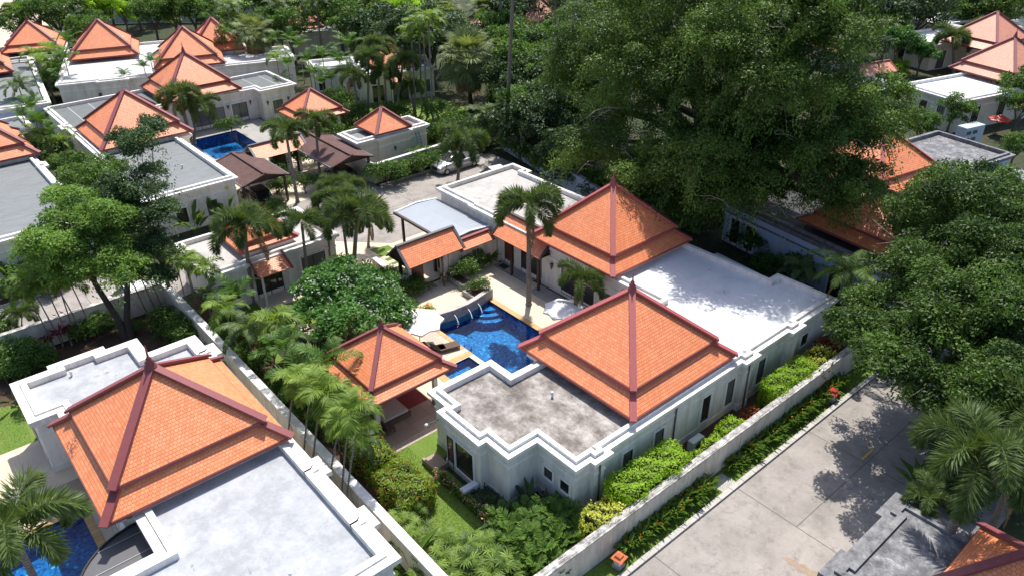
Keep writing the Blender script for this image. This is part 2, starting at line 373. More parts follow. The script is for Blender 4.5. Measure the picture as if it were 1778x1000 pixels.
def inset(poly, d):
    n = len(poly); out = []
    for i in range(n):
        p0 = Vector(poly[i-1]); p = Vector(poly[i]); p1 = Vector(poly[(i+1) % n])
        a = (p-p0).normalized(); b = (p1-p).normalized(); na = Vector((-a.y, a.x)); nb = Vector((-b.y, b.x))
        k = 1+na.dot(nb); out.append(tuple(p+(na+nb)*(d/k)) if k > .05 else tuple(p+na*d))
    return out
def profile(mb, poly, prof):
    """sweep (inset, z) steps round a CCW polygon"""
    rings = [[(x, y, z) for x, y in inset(poly, d)] for d, z in prof]; n = len(poly)
    for A, B in zip(rings, rings[1:]):
        for i in range(n):
            j = (i+1) % n; mb.face([A[i], A[j], B[j], B[i]])
def copy_tree(o, parent=None):
    c = o.copy(); COL.objects.link(c)
    if parent is not None: c.parent = parent
    for ch in o.children: copy_tree(ch, c)
    return c

# ------------------------------------------------------------------ building parts
W3 = True    # coordinates given to the part builders are world coordinates (False: local to a turned villa)
def bld(mb, name, m, parent, **k): return mb.build(name, m, parent, world=W3, **k)
def flat_block(root, poly, zt=3.9, decks=None, wall=PLASTER, par=PARAPET, lip=.18, course=True, plinth=True, z0=0.0, cop=.6, over=.3, dz=.36):
    mb = MB(); profile(mb, poly, [(over, z0), (over, zt-.66)])
    wl = bld(mb, 'wall', wall, root)
    mb = MB(); profile(mb, poly, [(over-.001, zt-.66), (over-.08, zt-.62), (over-.1, zt-.5), (.05, zt-.42), (0, zt-.38), (0, zt-lip), (cop*.58, zt-lip), (cop*.58, zt), (cop, zt), (cop, zt-.45)])
    bld(mb, 'parapet', par, root)
    if course:
        mb = MB(); profile(mb, poly, [(over, zt-1.28), (over-.05, zt-1.25), (over-.05, zt-1.15), (over, zt-1.10)]); bld(mb, 'string_course', par, wl)
    if plinth:
        mb = MB(); profile(mb, poly, [(over-.04, z0), (over-.04, z0+.45), (over, z0+.5)]); bld(mb, 'plinth', wall, wl)
    if decks is None: decks = DECK_PALE
    if not isinstance(decks, list): decks = [(inset(poly, cop), decks)]
    for k, (p, m) in enumerate(decks):
        mb = MB(); mb.face([(x, y, zt-dz-.004*k) for x, y in p]); bld(mb, 'roof_deck', m, root)
    return wl
def hip_tier(mb, cx, cy, h0, z0, h1, z1):
    """four tiled slopes between half-widths h0 and h1"""
    sl = math.hypot(h0-h1, z1-z0)
    for k in range(4):
        c, s = round(math.cos(k*math.pi/2)), round(math.sin(k*math.pi/2))
        def P(a, r, z): return (cx+r*c-a*s, cy+r*s+a*c, z)
        if h1 > 0: mb.face([P(-h0, h0, z0), P(h0, h0, z0), P(h1, h1, z1), P(-h1, h1, z1)], [(-h0+k*7, 0), (h0+k*7, 0), (h1+k*7, sl), (-h1+k*7, sl)])
        else: mb.face([P(-h0, h0, z0), P(h0, h0, z0), P(0, 0, z1)], [(-h0+k*7, 0), (h0+k*7, 0), (k*7, sl)])
def ring_box(mb, cx, cy, h, z0, z1, t=.1):
    mb.box(cx-h, cy-h, z0, cx+h, cy-h+t, z1); mb.box(cx-h, cy+h-t, z0, cx+h, cy+h, z1)
    mb.box(cx-h, cy-h+t, z0, cx-h+t, cy+h-t, z1); mb.box(cx+h-t, cy-h+t, z0, cx+h, cy+h-t, z1)
def pyramid(root, cx, cy, half=4.33, ze=4.2, za=8.3, uh=3.5, uz=5.2, tile=TILE, cap=MAROON, cw=.34, fin=True, name='tiled_roof', simple_=False):
    mb = MB(); two = uh > 0
    if two:
        hip_tier(mb, cx, cy, half, ze, uh-.30, uz-.10); hip_tier(mb, cx, cy, uh, uz, 0, za)
        mb.face([(cx-uh, cy-uh, uz-.02), (cx-uh, cy+uh, uz-.02), (cx+uh, cy+uh, uz-.02), (cx+uh, cy-uh, uz-.02)])
    else: hip_tier(mb, cx, cy, half, ze, 0, za)
    mb.face([(cx-half, cy-half, ze-.02), (cx-half, cy+half, ze-.02), (cx+half, cy+half, ze-.02), (cx+half, cy-half, ze-.02)])
    rf = bld(mb, name, tile, root)
    f = MB(); ring_box(f, cx, cy, half+.03, ze-.17, ze-.025, .12)
    if two: ring_box(f, cx, cy, uh+.03, uz-.2, uz-.025, .12)
    bld(f, 'fascia', cap, rf)
    one = MB()
    for sx, sy in ((-1, -1), (1, -1), (1, 1), (-1, 1)):
        segs = [((cx+sx*(uh+.06), cy+sy*(uh+.06), uz-.05), (cx, cy, za)), ((cx+sx*(half+.08), cy+sy*(half+.08), ze-.05), (cx+sx*(uh-.32), cy+sy*(uh-.32), uz-.09))] if two else [((cx+sx*(half+.06), cy+sy*(half+.06), ze-.05), (cx, cy, za))]
        for a, b in segs:
            if simple_: one.bar(a, b, cw, .13)
            else: bld(MB().bar(a, b, cw, .13), 'ridge_cap', cap, rf)
    if simple_: bld(one, 'ridge_cap', cap, rf)
    if fin:
        q = cw/.34
        bld(MB().lathe((cx, cy, za), [(.24*q, -.1), (.24*q, .1), (.14*q, .2), (.19*q, .3), (.09*q, .42), (.12*q, .5), (.05*q, .6), (.02*q, 1.0*q), (0, 1.02*q)], 10), 'finial', cap, rf)
    return rf
def gable(root, x0, y0, x1, y1, axis, ze, zr, tile=TILE, cap=MAROON, end=DARKWOOD, over=.0, name='tiled_roof', t=.10, ridge=None, rc=True):
    """gable roof on a rectangle; axis = direction of the ridge; ridge = offset of the ridge line (0..1)"""
    mb = MB(); r = .5 if ridge is None else ridge
    if axis == 'x':
        ym = y0+(y1-y0)*r; s1 = math.hypot(ym-y0, zr-ze); s2 = math.hypot(y1-ym, zr-ze)
        mb.face([(x0, y0, ze), (x1, y0, ze), (x1, ym, zr), (x0, ym, zr)], [(0, 0), (x1-x0, 0), (x1-x0, s1), (0, s1)])
        mb.face([(x1, y1, ze), (x0, y1, ze), (x0, ym, zr), (x1, ym, zr)], [(0, 0), (x1-x0, 0), (x1-x0, s2), (0, s2)])
        A = [(x0, y0), (x0, y1)]; rp = [((x0, ym, zr), (x1, ym, zr))]
        ends = [[(x, y0, ze), (x, y1, ze), (x, ym, zr)] for x in (x0, x1)]; dx, dy = 1, 0
    else:
        xm = x0+(x1-x0)*r; s1 = math.hypot(xm-x0, zr-ze); s2 = math.hypot(x1-xm, zr-ze)
        mb.face([(x0, y1, ze), (x0, y0, ze), (xm, y0, zr), (xm, y1, zr)], [(0, 0), (y1-y0, 0), (y1-y0, s1), (0, s1)])
        mb.face([(x1, y0, ze), (x1, y1, ze), (xm, y1, zr), (xm, y0, zr)], [(0, 0), (y1-y0, 0), (y1-y0, s2), (0, s2)])
        rp = [((xm, y0, zr), (xm, y1, zr))]
        ends = [[(x0, y, ze), (x1, y, ze), (xm, y, zr)] for y in (y0, y1)]; dx, dy = 0, 1
    rf = bld(mb, name, tile, root)
    e = MB()
    for k, (a, b, c) in enumerate(ends):
        sgn = -1 if k == 0 else 1; e = MB()
        for p, q in ((a, c), (b, c)):
            p = Vector(p)+Vector((dx, dy, 0))*sgn*.05-Vector((0, 0, .06)); q = Vector(q)+Vector((dx, dy, 0))*sgn*.05-Vector((0, 0, .02)); e.bar(p, q, .2, t)
        bld(e, 'barge_board', cap, rf)
    if rc: bld(MB().bar(Vector(rp[0][0])-Vector((dx, dy, 0))*.1, Vector(rp[0][1])+Vector((dx, dy, 0))*.1, .26, .13), 'ridge_cap', cap, rf)
    g = MB()
    for k, (a, b, c) in enumerate(ends):
        ins = Vector((dx, dy, 0))*(.12 if k == 0 else -.12); dz = Vector((0, 0, -.03)); g.face([Vector(p)+ins+dz for p in (a, b, c)])
    if axis == 'x': g.face([(x0, y0, ze-.03), (x0, y1, ze-.03), (x1, y1, ze-.03), (x1, y0, ze-.03)])
    else: g.face([(x0, y0, ze-.03), (x0, y1, ze-.03), (x1, y1, ze-.03), (x1, y0, ze-.03)])
    bld(g, 'gable_board', end, rf)
    return rf
def window(root, ax, pos, c, z0, z1, wd, out, n=1, surround=True, door=False, pane=None, frm=None):
    """window or glazed door in the wall plane ax=pos, centre c along the wall, facing out (+1/-1)"""
    def bx(mb, a0, a1, d0, d1, za, zb):
        d0, d1 = pos+out*d0, pos+out*d1
        if ax == 'x': mb.box(min(d0, d1), a0, za, max(d0, d1), a1, zb)
        else: mb.box(a0, min(d0, d1), za, a1, max(d0, d1), zb)
    a0, a1 = c-wd/2, c+wd/2; m = MB(); nm = 'door' if door else 'window'
    if surround:
        bx(m, a0-.14, a0-.001, .002, .09, z0-(.0 if door else .1), z1+.14); bx(m, a1+.001, a1+.14, .002, .09, z0-(.0 if door else .1), z1+.14); bx(m, a0, a1, .002, .09, z1+.001, z1+.14)
        if not door: bx(m, a0, a1, .002, .12, z0-.1, z0-.001)
        par = bld(m, nm, PARAPET, root)
    else: par = None
    f = MB(); k = .055
    bx(f, a0, a0+k, .002, .05, z0, z1); bx(f, a1-k, a1, .002, .05, z0, z1); bx(f, a0+k, a1-k, .002, .05, z1-k, z1); bx(f, a0+k, a1-k, .002, .05, z0, z0+k)
    for i in range(1, n):
        x = a0+(a1-a0)*i/n; bx(f, x-.03, x+.03, .002, .048, z0+k, z1-k)
    fr = bld(f, 'frame' if par else nm, frm or DARKWOOD, par or root)
    g = MB(); bx(g, a0+k, a1-k, .003, .022, z0+k, z1-k)
    bld(g, 'pane', pane or (CURTAIN if int(abs(c*7)) % 3 == 0 else GLASS), par or fr)
def sconce(root, ax, pos, c, z, out):
    x, y = (pos+out*.12, c) if ax == 'x' else (c, pos+out*.12)
    bld(MB().lathe((x, y, z), [(0, -.32), (.03, -.3), (.13, .1), (.15, .12), (.11, .2), (0, .2)], 8), 'wall_lamp', GREYMETAL, root)
def drain(root, x, y, z):
    bld(MB().lathe((x, y, z), [(.06, 0), (.06, .28), (.09, .28), (.09, .34), (0, .36)], 8), 'vent_pipe', WHITEMETAL, root)

# ------------------------------------------------------------------ ground, roads, lawns, terraces
POOLS = [(25.4, 29.0, 30.5, 38.75), (22.6, 32.3, 25.0, 33.9), (-8, 28.5, 1.5, 36.3), (26.8, 80.5, 32.4, 88.2)]
def cells(name, x0, y0, x1, y1, z, m, holes=POOLS, z0=None):
    """a level sheet (or slab, with z0) with rectangular openings"""
    xs = sorted({x0, x1, *[v for h in holes for v in (h[0], h[2]) if x0 < v < x1]}); ys = sorted({y0, y1, *[v for h in holes for v in (h[1], h[3]) if y0 < v < y1]})
    mb = MB()
    for xa, xb in zip(xs, xs[1:]):
        for ya, yb in zip(ys, ys[1:]):
            cx, cy = (xa+xb)/2, (ya+yb)/2
            if any(h[0] < cx < h[2] and h[1] < cy < h[3] for h in holes): continue
            mb.face([(xa, ya, z), (xb, ya, z), (xb, yb, z), (xa, yb, z)])
            if z0 is not None:
                def solid(x, y): return x0 < x < x1 and y0 < y < y1 and not any(h[0] < x < h[2] and h[1] < y < h[3] for h in holes)
                if not solid(cx, ya-.01): mb.face([(xa, ya, z0), (xb, ya, z0), (xb, ya, z), (xa, ya, z)])
                if not solid(cx, yb+.01): mb.face([(xb, yb, z0), (xa, yb, z0), (xa, yb, z), (xb, yb, z)])
                if not solid(xa-.01, cy): mb.face([(xa, yb, z0), (xa, ya, z0), (xa, ya, z), (xa, yb, z)])
                if not solid(xb+.01, cy): mb.face([(xb, ya, z0), (xb, yb, z0), (xb, yb, z), (xb, ya, z)])
    return struct(name, mb, m)
cells('ground', -2500, -2500, 2500, 2500, -.02, GROUND)
def pool(h, depth=1.2, top=.06, level=-.03):
    x0, y0, x1, y1 = h; e = .0; mb = MB()
    mb.face([(x0, y0, -depth), (x1, y0, -depth), (x1, y1, -depth), (x0, y1, -depth)])
    mb.face([(x0, y0, top), (x0, y1, top), (x0, y1, -depth), (x0, y0, -depth)]); mb.face([(x1, y1, top), (x1, y0, top), (x1, y0, -depth), (x1, y1, -depth)])
    mb.face([(x1, y0, top), (x0, y0, top), (x0, y0, -depth), (x1, y0, -depth)]); mb.face([(x0, y1, top), (x1, y1, top), (x1, y1, -depth), (x0, y1, -depth)])
    struct('pool_basin', mb, MOSAIC)
    w_ = MB(); w_.face([(x0+.002, y0+.002, level), (x1-.002, y0+.002, level), (x1-.002, y1-.002, level), (x0+.002, y1-.002, level)]); struct('pool_water', w_, WATER)
for h_ in POOLS: pool(h_, .5 if h_[2]-h_[0] < 3 else 1.2)
def slab_road(name, poly, z=.01): return sheet(name, poly, z, ROAD)
slab_road('road', [(10, 15.1), (10, 5), (60, 5), (60, 15.1)])
slab_road('lane', [(-40, 54.3), (-40, 61.6), (10, 61.9), (22.5, 58.5), (22.5, 64.4), (36, 64.4), (36, 62.55), (50, 62.55), (50, 51.3), (30.2, 51.3), (24.7, 56.9), (13.4, 54.3)])
jm = MB()
for x in (14.8, 21.65, 28.4, 35.3, 42.0): jm.box(x-.02, 8.4, .012, x+.02, 15.1, .016)
jm.box(28.4, 11.6, .0121, 60, 11.64, .0161)
struct('road_joint', jm, JOINT)
jm = MB()
for x in (-6, 1, 8, 15): jm.box(x-.02, 54.3, .012, x+.02, 61.6, .016)
for x in (27, 36.5, 43.5): jm.box(x-.02, 52, .012, x+.02, 62.5, .016)
jm.box(25, 57.5, .0121, 50, 57.54, .0161)
struct('lane_joint', jm, JOINT)
mb = MB(); mb.box(35.4, 11.87, .014, 36.6, 11.97, .019); struct('yellow_line', mb, YELLOW)
mb = MB()
pp = [(1358, 968), (1366, 966), (1373, 971), (1380, 972), (1388, 979), (1398, 980), (1405, 988), (1417, 992), (1424, 1003), (1404, 1002), (1398, 994), (1386, 990), (1380, 983), (1371, 981), (1366, 974)]
mb.face([(*at(px, py)[:2], .017) for px, py in reversed(pp)]); struct('rust_stain', mb, STAIN)
mb = MB(); x = 10.0
while x < 62: mb.box(x, 15.12, 0, x+.97, 15.40, .14); x += 1.0
struct('kerb', mb, KERB)
sheet('verge', rect(10, 15.4, 60, 16.5), .012, LAWN)
sheet('storm_drain_cover', rect(27.55, 15.45, 28.7, 16.35), .03, KERB)
mb = MB(); x = 36.2
while x < 49: mb.box(x, 62.5, 0, x+.97, 62.75, .13); x += 1.0
struct('lane_kerb', mb, KERB)
mb = MB()
for i in range(40):
    x = -32+i; 
    if x < 11: mb.box(x, 61.7, 0, x+.97, 61.95, .13)
struct('far_kerb', mb, KERB)
# garden of the middle villa
sheet('lawn', [(13.6, 16.9), (17.6, 16.9), (17.6, 26.9), (20.5, 28.9), (20.5, 29.4), (16.4, 29.4), (15.6, 30.5), (15.6, 44.5), (24.6, 44.5), (24.6, 53.5), (12.6, 53.5), (12.6, 16.9)], .008, LAWN)
sheet('side_bed', rect(17.6, 16.9, 44.4, 19.3), .012, SOIL)
sheet('rear_bed', [(12.6, 16.9), (14.6, 16.9), (14.6, 30), (15.2, 46), (15.2, 53.5), (12.6, 53.5)], .016, SOIL)
sheet('gravel_strip', rect(16.2, 29.35, 20.6, 29.8), .02, GRAVEL)
cells('pool_terrace', 15.8, 29.8, 34.9, 38.75, .06, PAVER, POOLS, -.03)
cells('courtyard', 19.3, 38.75, 34.9, 43.5, .06, PAVER, [(19.3, 40.2, 24.4, 43.5)], -.03)
sheet('terrace_step', rect(15.8, 29.8, 25.4, 32.0), .064, BROWNTILE)
sheet('deck_tiles', rect(23.9, 34.95, 25.1, 38.6), .064, DECKING)
sheet('pale_slab', rect(22.9, 34.55, 23.9, 35.6), .068, PAVER)
oc = MB(); oc.box(30.5, 29, .03, 30.95, 38.6, .085); oc.box(25.1, 34.9, .03, 25.4, 38.5, .085); oc.box(22.6, 34.0, .03, 25.4, 34.45, .085); oc.box(22.1, 31.9, .03, 22.59, 34.45, .085)
struct('pool_coping', oc, OCHRE)
st = MB()
for k, r in enumerate((2.1, 1.6, 1.1)):
    st.prism([(30.49, 38.74)]+[(30.49-r*math.cos(t), 38.74-r*math.sin(t)) for t in [i*math.pi/2/10 for i in range(11)]][::1], -1.19, -.62+.2*k)
for k, r in enumerate((1.5, 1.05, .6)):
    st.prism([(25.41+r*math.cos(t), 36.6+r*math.sin(t)) for t in [-math.pi/2+i*math.pi/14 for i in range(15)]], -1.19, -.62+.2*k)
struct('pool_steps', st, MOSAIC)
# terrace, lawn and pool edge of the near left villa
cells('side_terrace', -14, 27.0, 2.6, 43.8, .05, PAVER, POOLS, -.03)
sheet('painted_shade_tiles', rect(-.2, 36.9, 2.6, 39.0), .056, BROWNTILE)  # darker brown tiles paint the house shade onto the beige terrace
oc = MB(); oc.box(1.5, 28.5, .03, 1.9, 36.6, .09); oc.box(-8, 36.3, .03, 1.5, 36.6, .09); struct('left_pool_coping', oc, OCHRE)
sheet('left_lawn', [(-30, 43.8), (1.2, 43.8), (1.2, 48.2), (-3, 50.3), (-30, 50.3)], .01, LAWN)
sheet('left_bed', rect(-30, 43.9, 12.1, 53.6), .004, SOIL)
# terrace and pool of the upper left villa
cells('far_terrace', 24.0, 79.3, 36.4, 90.6, .05, GREYTILE, POOLS, -.03)
cells('far_courtyard', 22.5, 64.4, 36.2, 79.3, .03, PAVER, [], -.03)
sheet('far_garden', [(36.4, 68), (58, 68), (58, 84), (47, 88), (36.4, 88)], .01, LAWN)
sheet('driveway', [(28.6, 43.8), (35, 43.8), (35, 51.3), (30.2, 51.3), (24.7, 56.9), (24.7, 47.5), (28.6, 47.5)], .018, PAVER)
sheet('grass_patch', [(28.2, 47.8), (29.8, 47.8), (29.8, 51.2), (28.2, 51.6)], .022, LAWN)

sheet('sand', [(8, 150), (30, 158), (44, 175), (30, 215), (0, 215)], .0, SAND)
sheet('field', [(44, 172), (64, 150), (84, 146), (110, 190), (60, 215)], .002, LAWN)
def fence(label, pts, h, m, step):
    t = thing('fence', label, 'fence', (pts[0][0], pts[0][1], 0)); a_ = MB(); c_ = MB()
    for p, q in zip(pts, pts[1:]):
        d = math.hypot(q[0]-p[0], q[1]-p[1]); n = int(d/step); ux, uy = (q[0]-p[0])/d, (q[1]-p[1])/d
        for k in range(n):
            o_ = .06*(k % 2); x, y = p[0]+ux*d*k/n-uy*o_, p[1]+uy*d*k/n+ux*o_; a_.bar((x, y, .05), (x+ux*d/n, y+uy*d/n, .05), .04, h)
        c_.bar((p[0], p[1], h+.05), (q[0], q[1], h+.05), .12, .1)
    a_.build('panel', m, t); c_.build('rail', GREYMETAL, t)
fence('long pale green grey sheet fence behind the far left villas', [(31, 168), (46, 157.5), (61, 143.5)], 3.0, simple('pale_green_sheet', (.42, .50, .48), .5), 1.2)
fence('white corrugated fence at the top beside the small far pyramid roof', [(68, 140.5), (84, 133)], 4.2, WHITEMETAL, .6)
# ------------------------------------------------------------------ the middle villa
VA = thing('villa', 'central white villa with two orange pyramid roofs, mouldy grey and bright white flat roofs', 'house', (31, 29, 0))
PA_ = [(18.2, 28.7), (18.2, 27.0), (17.6, 27.0), (17.6, 23.4), (18.1, 23.4), (18.1, 21.7), (20.0, 21.7), (20.0, 18.95), (21.0, 18.95), (21.0, 18.65), (22.35, 18.65), (22.35, 18.95),
      (33.4, 18.95), (33.4, 18.65), (34.9, 18.65), (34.9, 18.95), (38.2, 18.95), (38.2, 18.65), (39.7, 18.65), (39.7, 18.95), (44.0, 18.95), (44.0, 23.5), (43.0, 23.5), (43.0, 38.2),
      (34.9, 38.2), (34.9, 26.7), (33.2, 26.7), (33.2, 27.8), (24.7, 27.8), (24.7, 26.85), (22.75, 26.85), (22.75, 28.7)]
ia = inset(PA_, .6)
def clip(poly, ax, v, keep):
    out = []; n = len(poly)
    for i in range(n):
        a, b = poly[i], poly[(i+1) % n]; ia_, ib_ = (a[ax]-v)*keep >= 0, (b[ax]-v)*keep >= 0
        if ia_: out.append(a)
        if ia_ != ib_:
            t = (v-a[ax])/(b[ax]-a[ax]); out.append((a[0]+(b[0]-a[0])*t, a[1]+(b[1]-a[1])*t))
    return out
flat_block(VA, PA_, 3.9, [(clip(ia, 0, 27, -1), DECK_MOULD), (clip(ia, 0, 27, 1), DECK_WHITE)])
MB().box(24.95, 19.8, 3.3, 32.6, 27.5, 4.17).build('upstand', PLASTER, VA); MB().box(35.1, 30.6, 3.3, 42.3, 37.9, 4.17).build('upstand', PLASTER, VA)
pyramid(VA, 28.78, 23.66, 4.33, 4.2, 8.26, 3.5, 5.2, TILE, MAROON_L, .36)
pyramid(VA, 38.67, 34.28, 4.13, 4.2, 8.42, 3.35, 5.2, TILE, MAROON_L, .36)
for x, z0, z1, wd in ((24.1, .9, 2.4, .75), (26.6, .9, 2.4, .75), (30.7, .75, 2.55, .75), (33.0, .75, 2.55, .75), (36.1, .75, 2.55, .75), (40.9, 1.4, 2.25, .75)):
    window(VA, 'y', 19.25 if not 33.4 < x < 34.9 else 18.95, x, z0, z1, wd, -1)
window(VA, 'x', 17.9, 25.0, .5, 2.35, 1.5, -1)
window(VA, 'x', 20.3, 21.1, 1.55, 2.2, .62, -1); window(VA, 'x', 20.3, 19.9, 1.55, 2.2, .62, -1)
window(VA, 'x', 35.2, 34.0, .25, 2.45, 3.4, -1, 3); window(VA, 'x', 35.2, 29.0, .05, 2.3, 2.6, -1, 3, door=True)
window(VA, 'x', 25.0, 24.0, .1, 2.4, 3.0, -1, 3, door=True)
window(VA, 'x', 17.9, 26.3, .1, 2.2, .01+.5, -1, surround=False)
sconce(VA, 'x', 35.2, 36.7, 2.1, -1)
for dx, dy in ((26, 21), (39.3, 24.5), (41, 27)): drain(VA, dx if dx != 26 else 23.2, dy if dx != 26 else 24, 3.53)
for x, y in ((21.65, 18.88), (34.2, 18.88), (27.9, 19.18)): MB().tube([(x, y, .1), (x, y, 3.3)], .05, 6).build('downpipe', GREYMETAL, VA)
# planter ledge at the corner of the front wing
ed = MB(); ed.box(16.9, 26.5, 0, 17.85, 27.7, .22); ed.box(16.9, 26.5, .22, 17.05, 27.7, .34); ed.box(17.05, 26.5, .22, 17.85, 26.65, .34); ed.build('entrance_step', BROWNTILE, VA)

AN = thing('annex', 'low white annex with a light concrete flat roof behind the metal carport', 'building', (39, 44.6, 0))
flat_block(AN, [(34.9, 51.0), (34.9, 46.4), (34.75, 46.4), (34.75, 42.6), (34.9, 42.6), (34.9, 38.22), (43.0, 38.22), (43.0, 48.4), (43.6, 48.4), (43.6, 51.0)], 4.05, DECK_CONC)
gable(AN, 34.0, 36.9, 37.2, 42.35, 'y', 2.95, 4.35, TILE, DARKWOOD)
window(AN, 'x', 35.2, 41.7, .07, 2.2, 1.1, -1, 1, False, True, REDWOOD, REDWOOD); window(AN, 'x', 35.2, 39.3, .07, 2.3, 1.9, -1, 2, False, True)
pst = MB()
for y in (37.2, 40.3): pst.box(34.15, y-.08, .06, 34.31, y+.08, 2.95)
pst.build('post', DARKWOOD, AN)
drain(AN, 38, 46, 3.7)

CP = thing('carport', 'white ribbed metal carport roof on dark posts beside the annex', 'carport', (32.7, 47, 0))
gable(CP, 30.55, 43.75, 34.85, 50.9, 'y', 2.95, 3.12, SHEET, WHITEMETAL, DARKWOOD, name='metal_roof', ridge=.52, rc=False)
for x, y in ((30.8, 50.2), (30.8, 45.2), (33.6, 50.6)): MB().box(x-.09, y-.09, 0, x+.09, y+.09, 2.95).build('post', DARKWOOD, CP)
MB().box(30.42, 43.7, 2.8, 30.62, 50.95, 3.0).build('gutter', DARKWOOD, CP)

GT = thing('entrance_gate', 'entrance gate with a tiled gable roof and open dark wooden doors by the courtyard', 'gate', (28.8, 43.8, 0))
gable(GT, 26.3, 42.55, 31.35, 45.4, 'x', 2.6, 3.85, TILE, GREYMETAL)
MB().box(26.65, 43.3, 0, 26.95, 43.7, 2.7).build('pillar', PLASTER, GT); MB().box(29.75, 43.1, 0, 30.15, 43.6, 2.7).build('pillar', PLASTER, GT)
for x, y in ((27.0, 44.9), (30.2, 44.9)): MB().box(x-.1, y-.1, 0, x+.1, y+.1, 2.7).build('post', DARKWOOD, GT)
for (a, b) in (((26.97, 43.4), (27.95, 43.2)), ((29.7, 43.3), (29.2, 42.35))):
    d_ = MB().bar((a[0], a[1], .08), (b[0], b[1], .08), .06, 2.2).build('door', REDWOOD, GT)
    MB().box((a[0]+b[0])/2-.3, b[1]-.12, 1.1, (a[0]+b[0])/2-.24, b[1]-.05, 1.4).build('handle', STEEL, d_)

def wall_run(label, pts, h, th, m=GARDENWALL, cap=COPING_W, capw=.08, base=0, name='garden_wall'):
    t = thing(name, label, 'wall', (pts[0][0], pts[0][1], 0)); a_, b_ = MB(), MB()
    for p, q in zip(pts, pts[1:]):
        a_.bar((p[0], p[1], base), (q[0], q[1], base), th, h-.08-base); b_.bar((p[0], p[1], h-.08), (q[0], q[1], h-.08), th+capw, .08)
        d = math.hypot(q[0]-p[0], q[1]-p[1]); n = max(1, int(d/4.2)); ux, uy = (q[0]-p[0])/d, (q[1]-p[1])/d
        for k in range(n+1):
            x, y = p[0]+ux*d*k/n, p[1]+uy*d*k/n
            P0 = Vector((x, y, base))-Vector((ux, uy, 0))*.14; P1 = P0+Vector((ux, uy, 0))*.28; a_.bar(P0, P1, th+.06, h-.085-base)
    a_.build('wall', m, t); b_.build('coping', cap, t)
    return t
rw = wall_run('long white boundary wall with mouldy coping between the villa and the concrete road', [(12.3, 16.72), (44.2, 16.72)], 1.88, .36, cap=COPING, capw=.06)
wr = MB(); prev = None
for k in range(33):
    x = 12.5+k; p = (x, 16.66+.05*math.sin(k*1.9), 2.02+.03*math.sin(k*1.3))
    if prev: wr.tube([prev, p], .012, 4, False)
    wr.tube([(x, 16.70, 1.88), (x, 16.70, 2.06)], .01, 4, False); prev = p
wr.build('cable', STEEL, rw)
wall_run('white boundary wall running between the palms and the near left villa', [(12.35, 17.0), (12.35, 53.9)], 1.95, .40)
wall_run('white garden wall with grey coping along the lane behind the near left villa', [(-30, 53.95), (12.1, 53.95)], 1.95, .3, cap=COPING)
wall_run('shaded wall at the far right end of the road wall', [(44.4, 17.0), (45.4, 21.5), (46.2, 30.0)], 1.9, .3, BLUEWALL)
wall_run('cream wall with planting along the far side of the driveway', [(35.9, 66.2), (36.3, 63.55), (47.5, 63.9)], 2.0, .3, PLASTER_Y)
wall_run('pale wall at the dark end of the driveway behind the annex', [(52.0, 62.5), (50.4, 53.5), (48.2, 43.5)], 2.1, .3, BLUEWALL, COPING)
wall_run('short low grey wall beside the stepping stones', [(26.75, 48.3), (26.4, 44.3)], 1.1, .3)
wall_run('garden wall behind the round tree beside the entrance gate', [(24.9, 43.55), (26.6, 43.5)], 1.6, .28)
tw = thing('courtyard_wall', 'low courtyard wall capped with orange tiles between gate and annex', 'wall', (33, 43, 0))
MB().box(30.2, 42.95, 0, 34.9, 43.25, 2.35).build('wall', GARDENWALL, tw)
gable(tw, 31.2, 42.55, 34.3, 43.6, 'x', 2.35, 2.85, TILE, MAROON, ridge=.75)

# gazebo
GZ = thing('gazebo', 'open garden pavilion with a two tier orange pyramid roof beside the pool', 'gazebo', (18.5, 33.5, 0))
pyramid(GZ, 18.5, 33.5, 2.93, 2.8, 5.38, 2.35, 3.42, TILE, MAROON, .27)
for sx, sy in ((-1, -1), (1, -1), (1, 1), (-1, 1)):
    p = MB().box(18.5+sx*2.05-.13, 33.5+sy*2.05-.13, .06, 18.5+sx*2.05+.13, 33.5+sy*2.05+.13, 2.8).build('pillar', PLASTER, GZ)
    MB().box(18.5+sx*2.05-.18, 33.5+sy*2.05-.18, .06, 18.5+sx*2.05+.18, 33.5+sy*2.05+.18, .3).build('base', STONE, p)
bm_ = MB(); ring_box(bm_, 18.5, 33.5, 2.15, 2.55, 2.75, .14); bm_.build('beam', DARKWOOD, GZ)
db = thing('daybed', 'dark wicker daybed with a grey mattress under the gazebo', 'daybed', (17.6, 32.1, .06))
MB().box(16.75, 31.35, .07, 18.7, 33.2, .42).build('base', WICKER, db, bevel=.03); MB().box(16.85, 31.45, .42, 18.6, 33.1, .58).build('mattress', CUSHION, db, bevel=.05)
MB().box(16.8, 32.9, .58, 17.5, 33.15, .95).build('backrest', WICKER, db, bevel=.03)
rg = MB(); rg.box(18.9, 32.0, .075, 20.35, 33.9, .09); tag(rg.build('floor_mat', REDRUG), 'dark red mat on the gazebo floor', 'mat')
ct = thing('side_chair', 'dark wicker chair at the near edge of the gazebo floor', 'chair', (17.0, 31.0, .06))
MB().box(16.6, 30.75, .3, 17.2, 31.3, .42).build('seat', WICKER, ct, bevel=.03); MB().box(16.6, 30.75, .42, 16.7, 31.3, .85).build('backrest', WICKER, ct, bevel=.03)
for x, y in ((16.65, 30.8), (17.15, 30.8), (16.65, 31.25), (17.15, 31.25)): MB().box(x-.03, y-.03, .06, x+.03, y+.03, .3).build('leg', WICKER, ct)

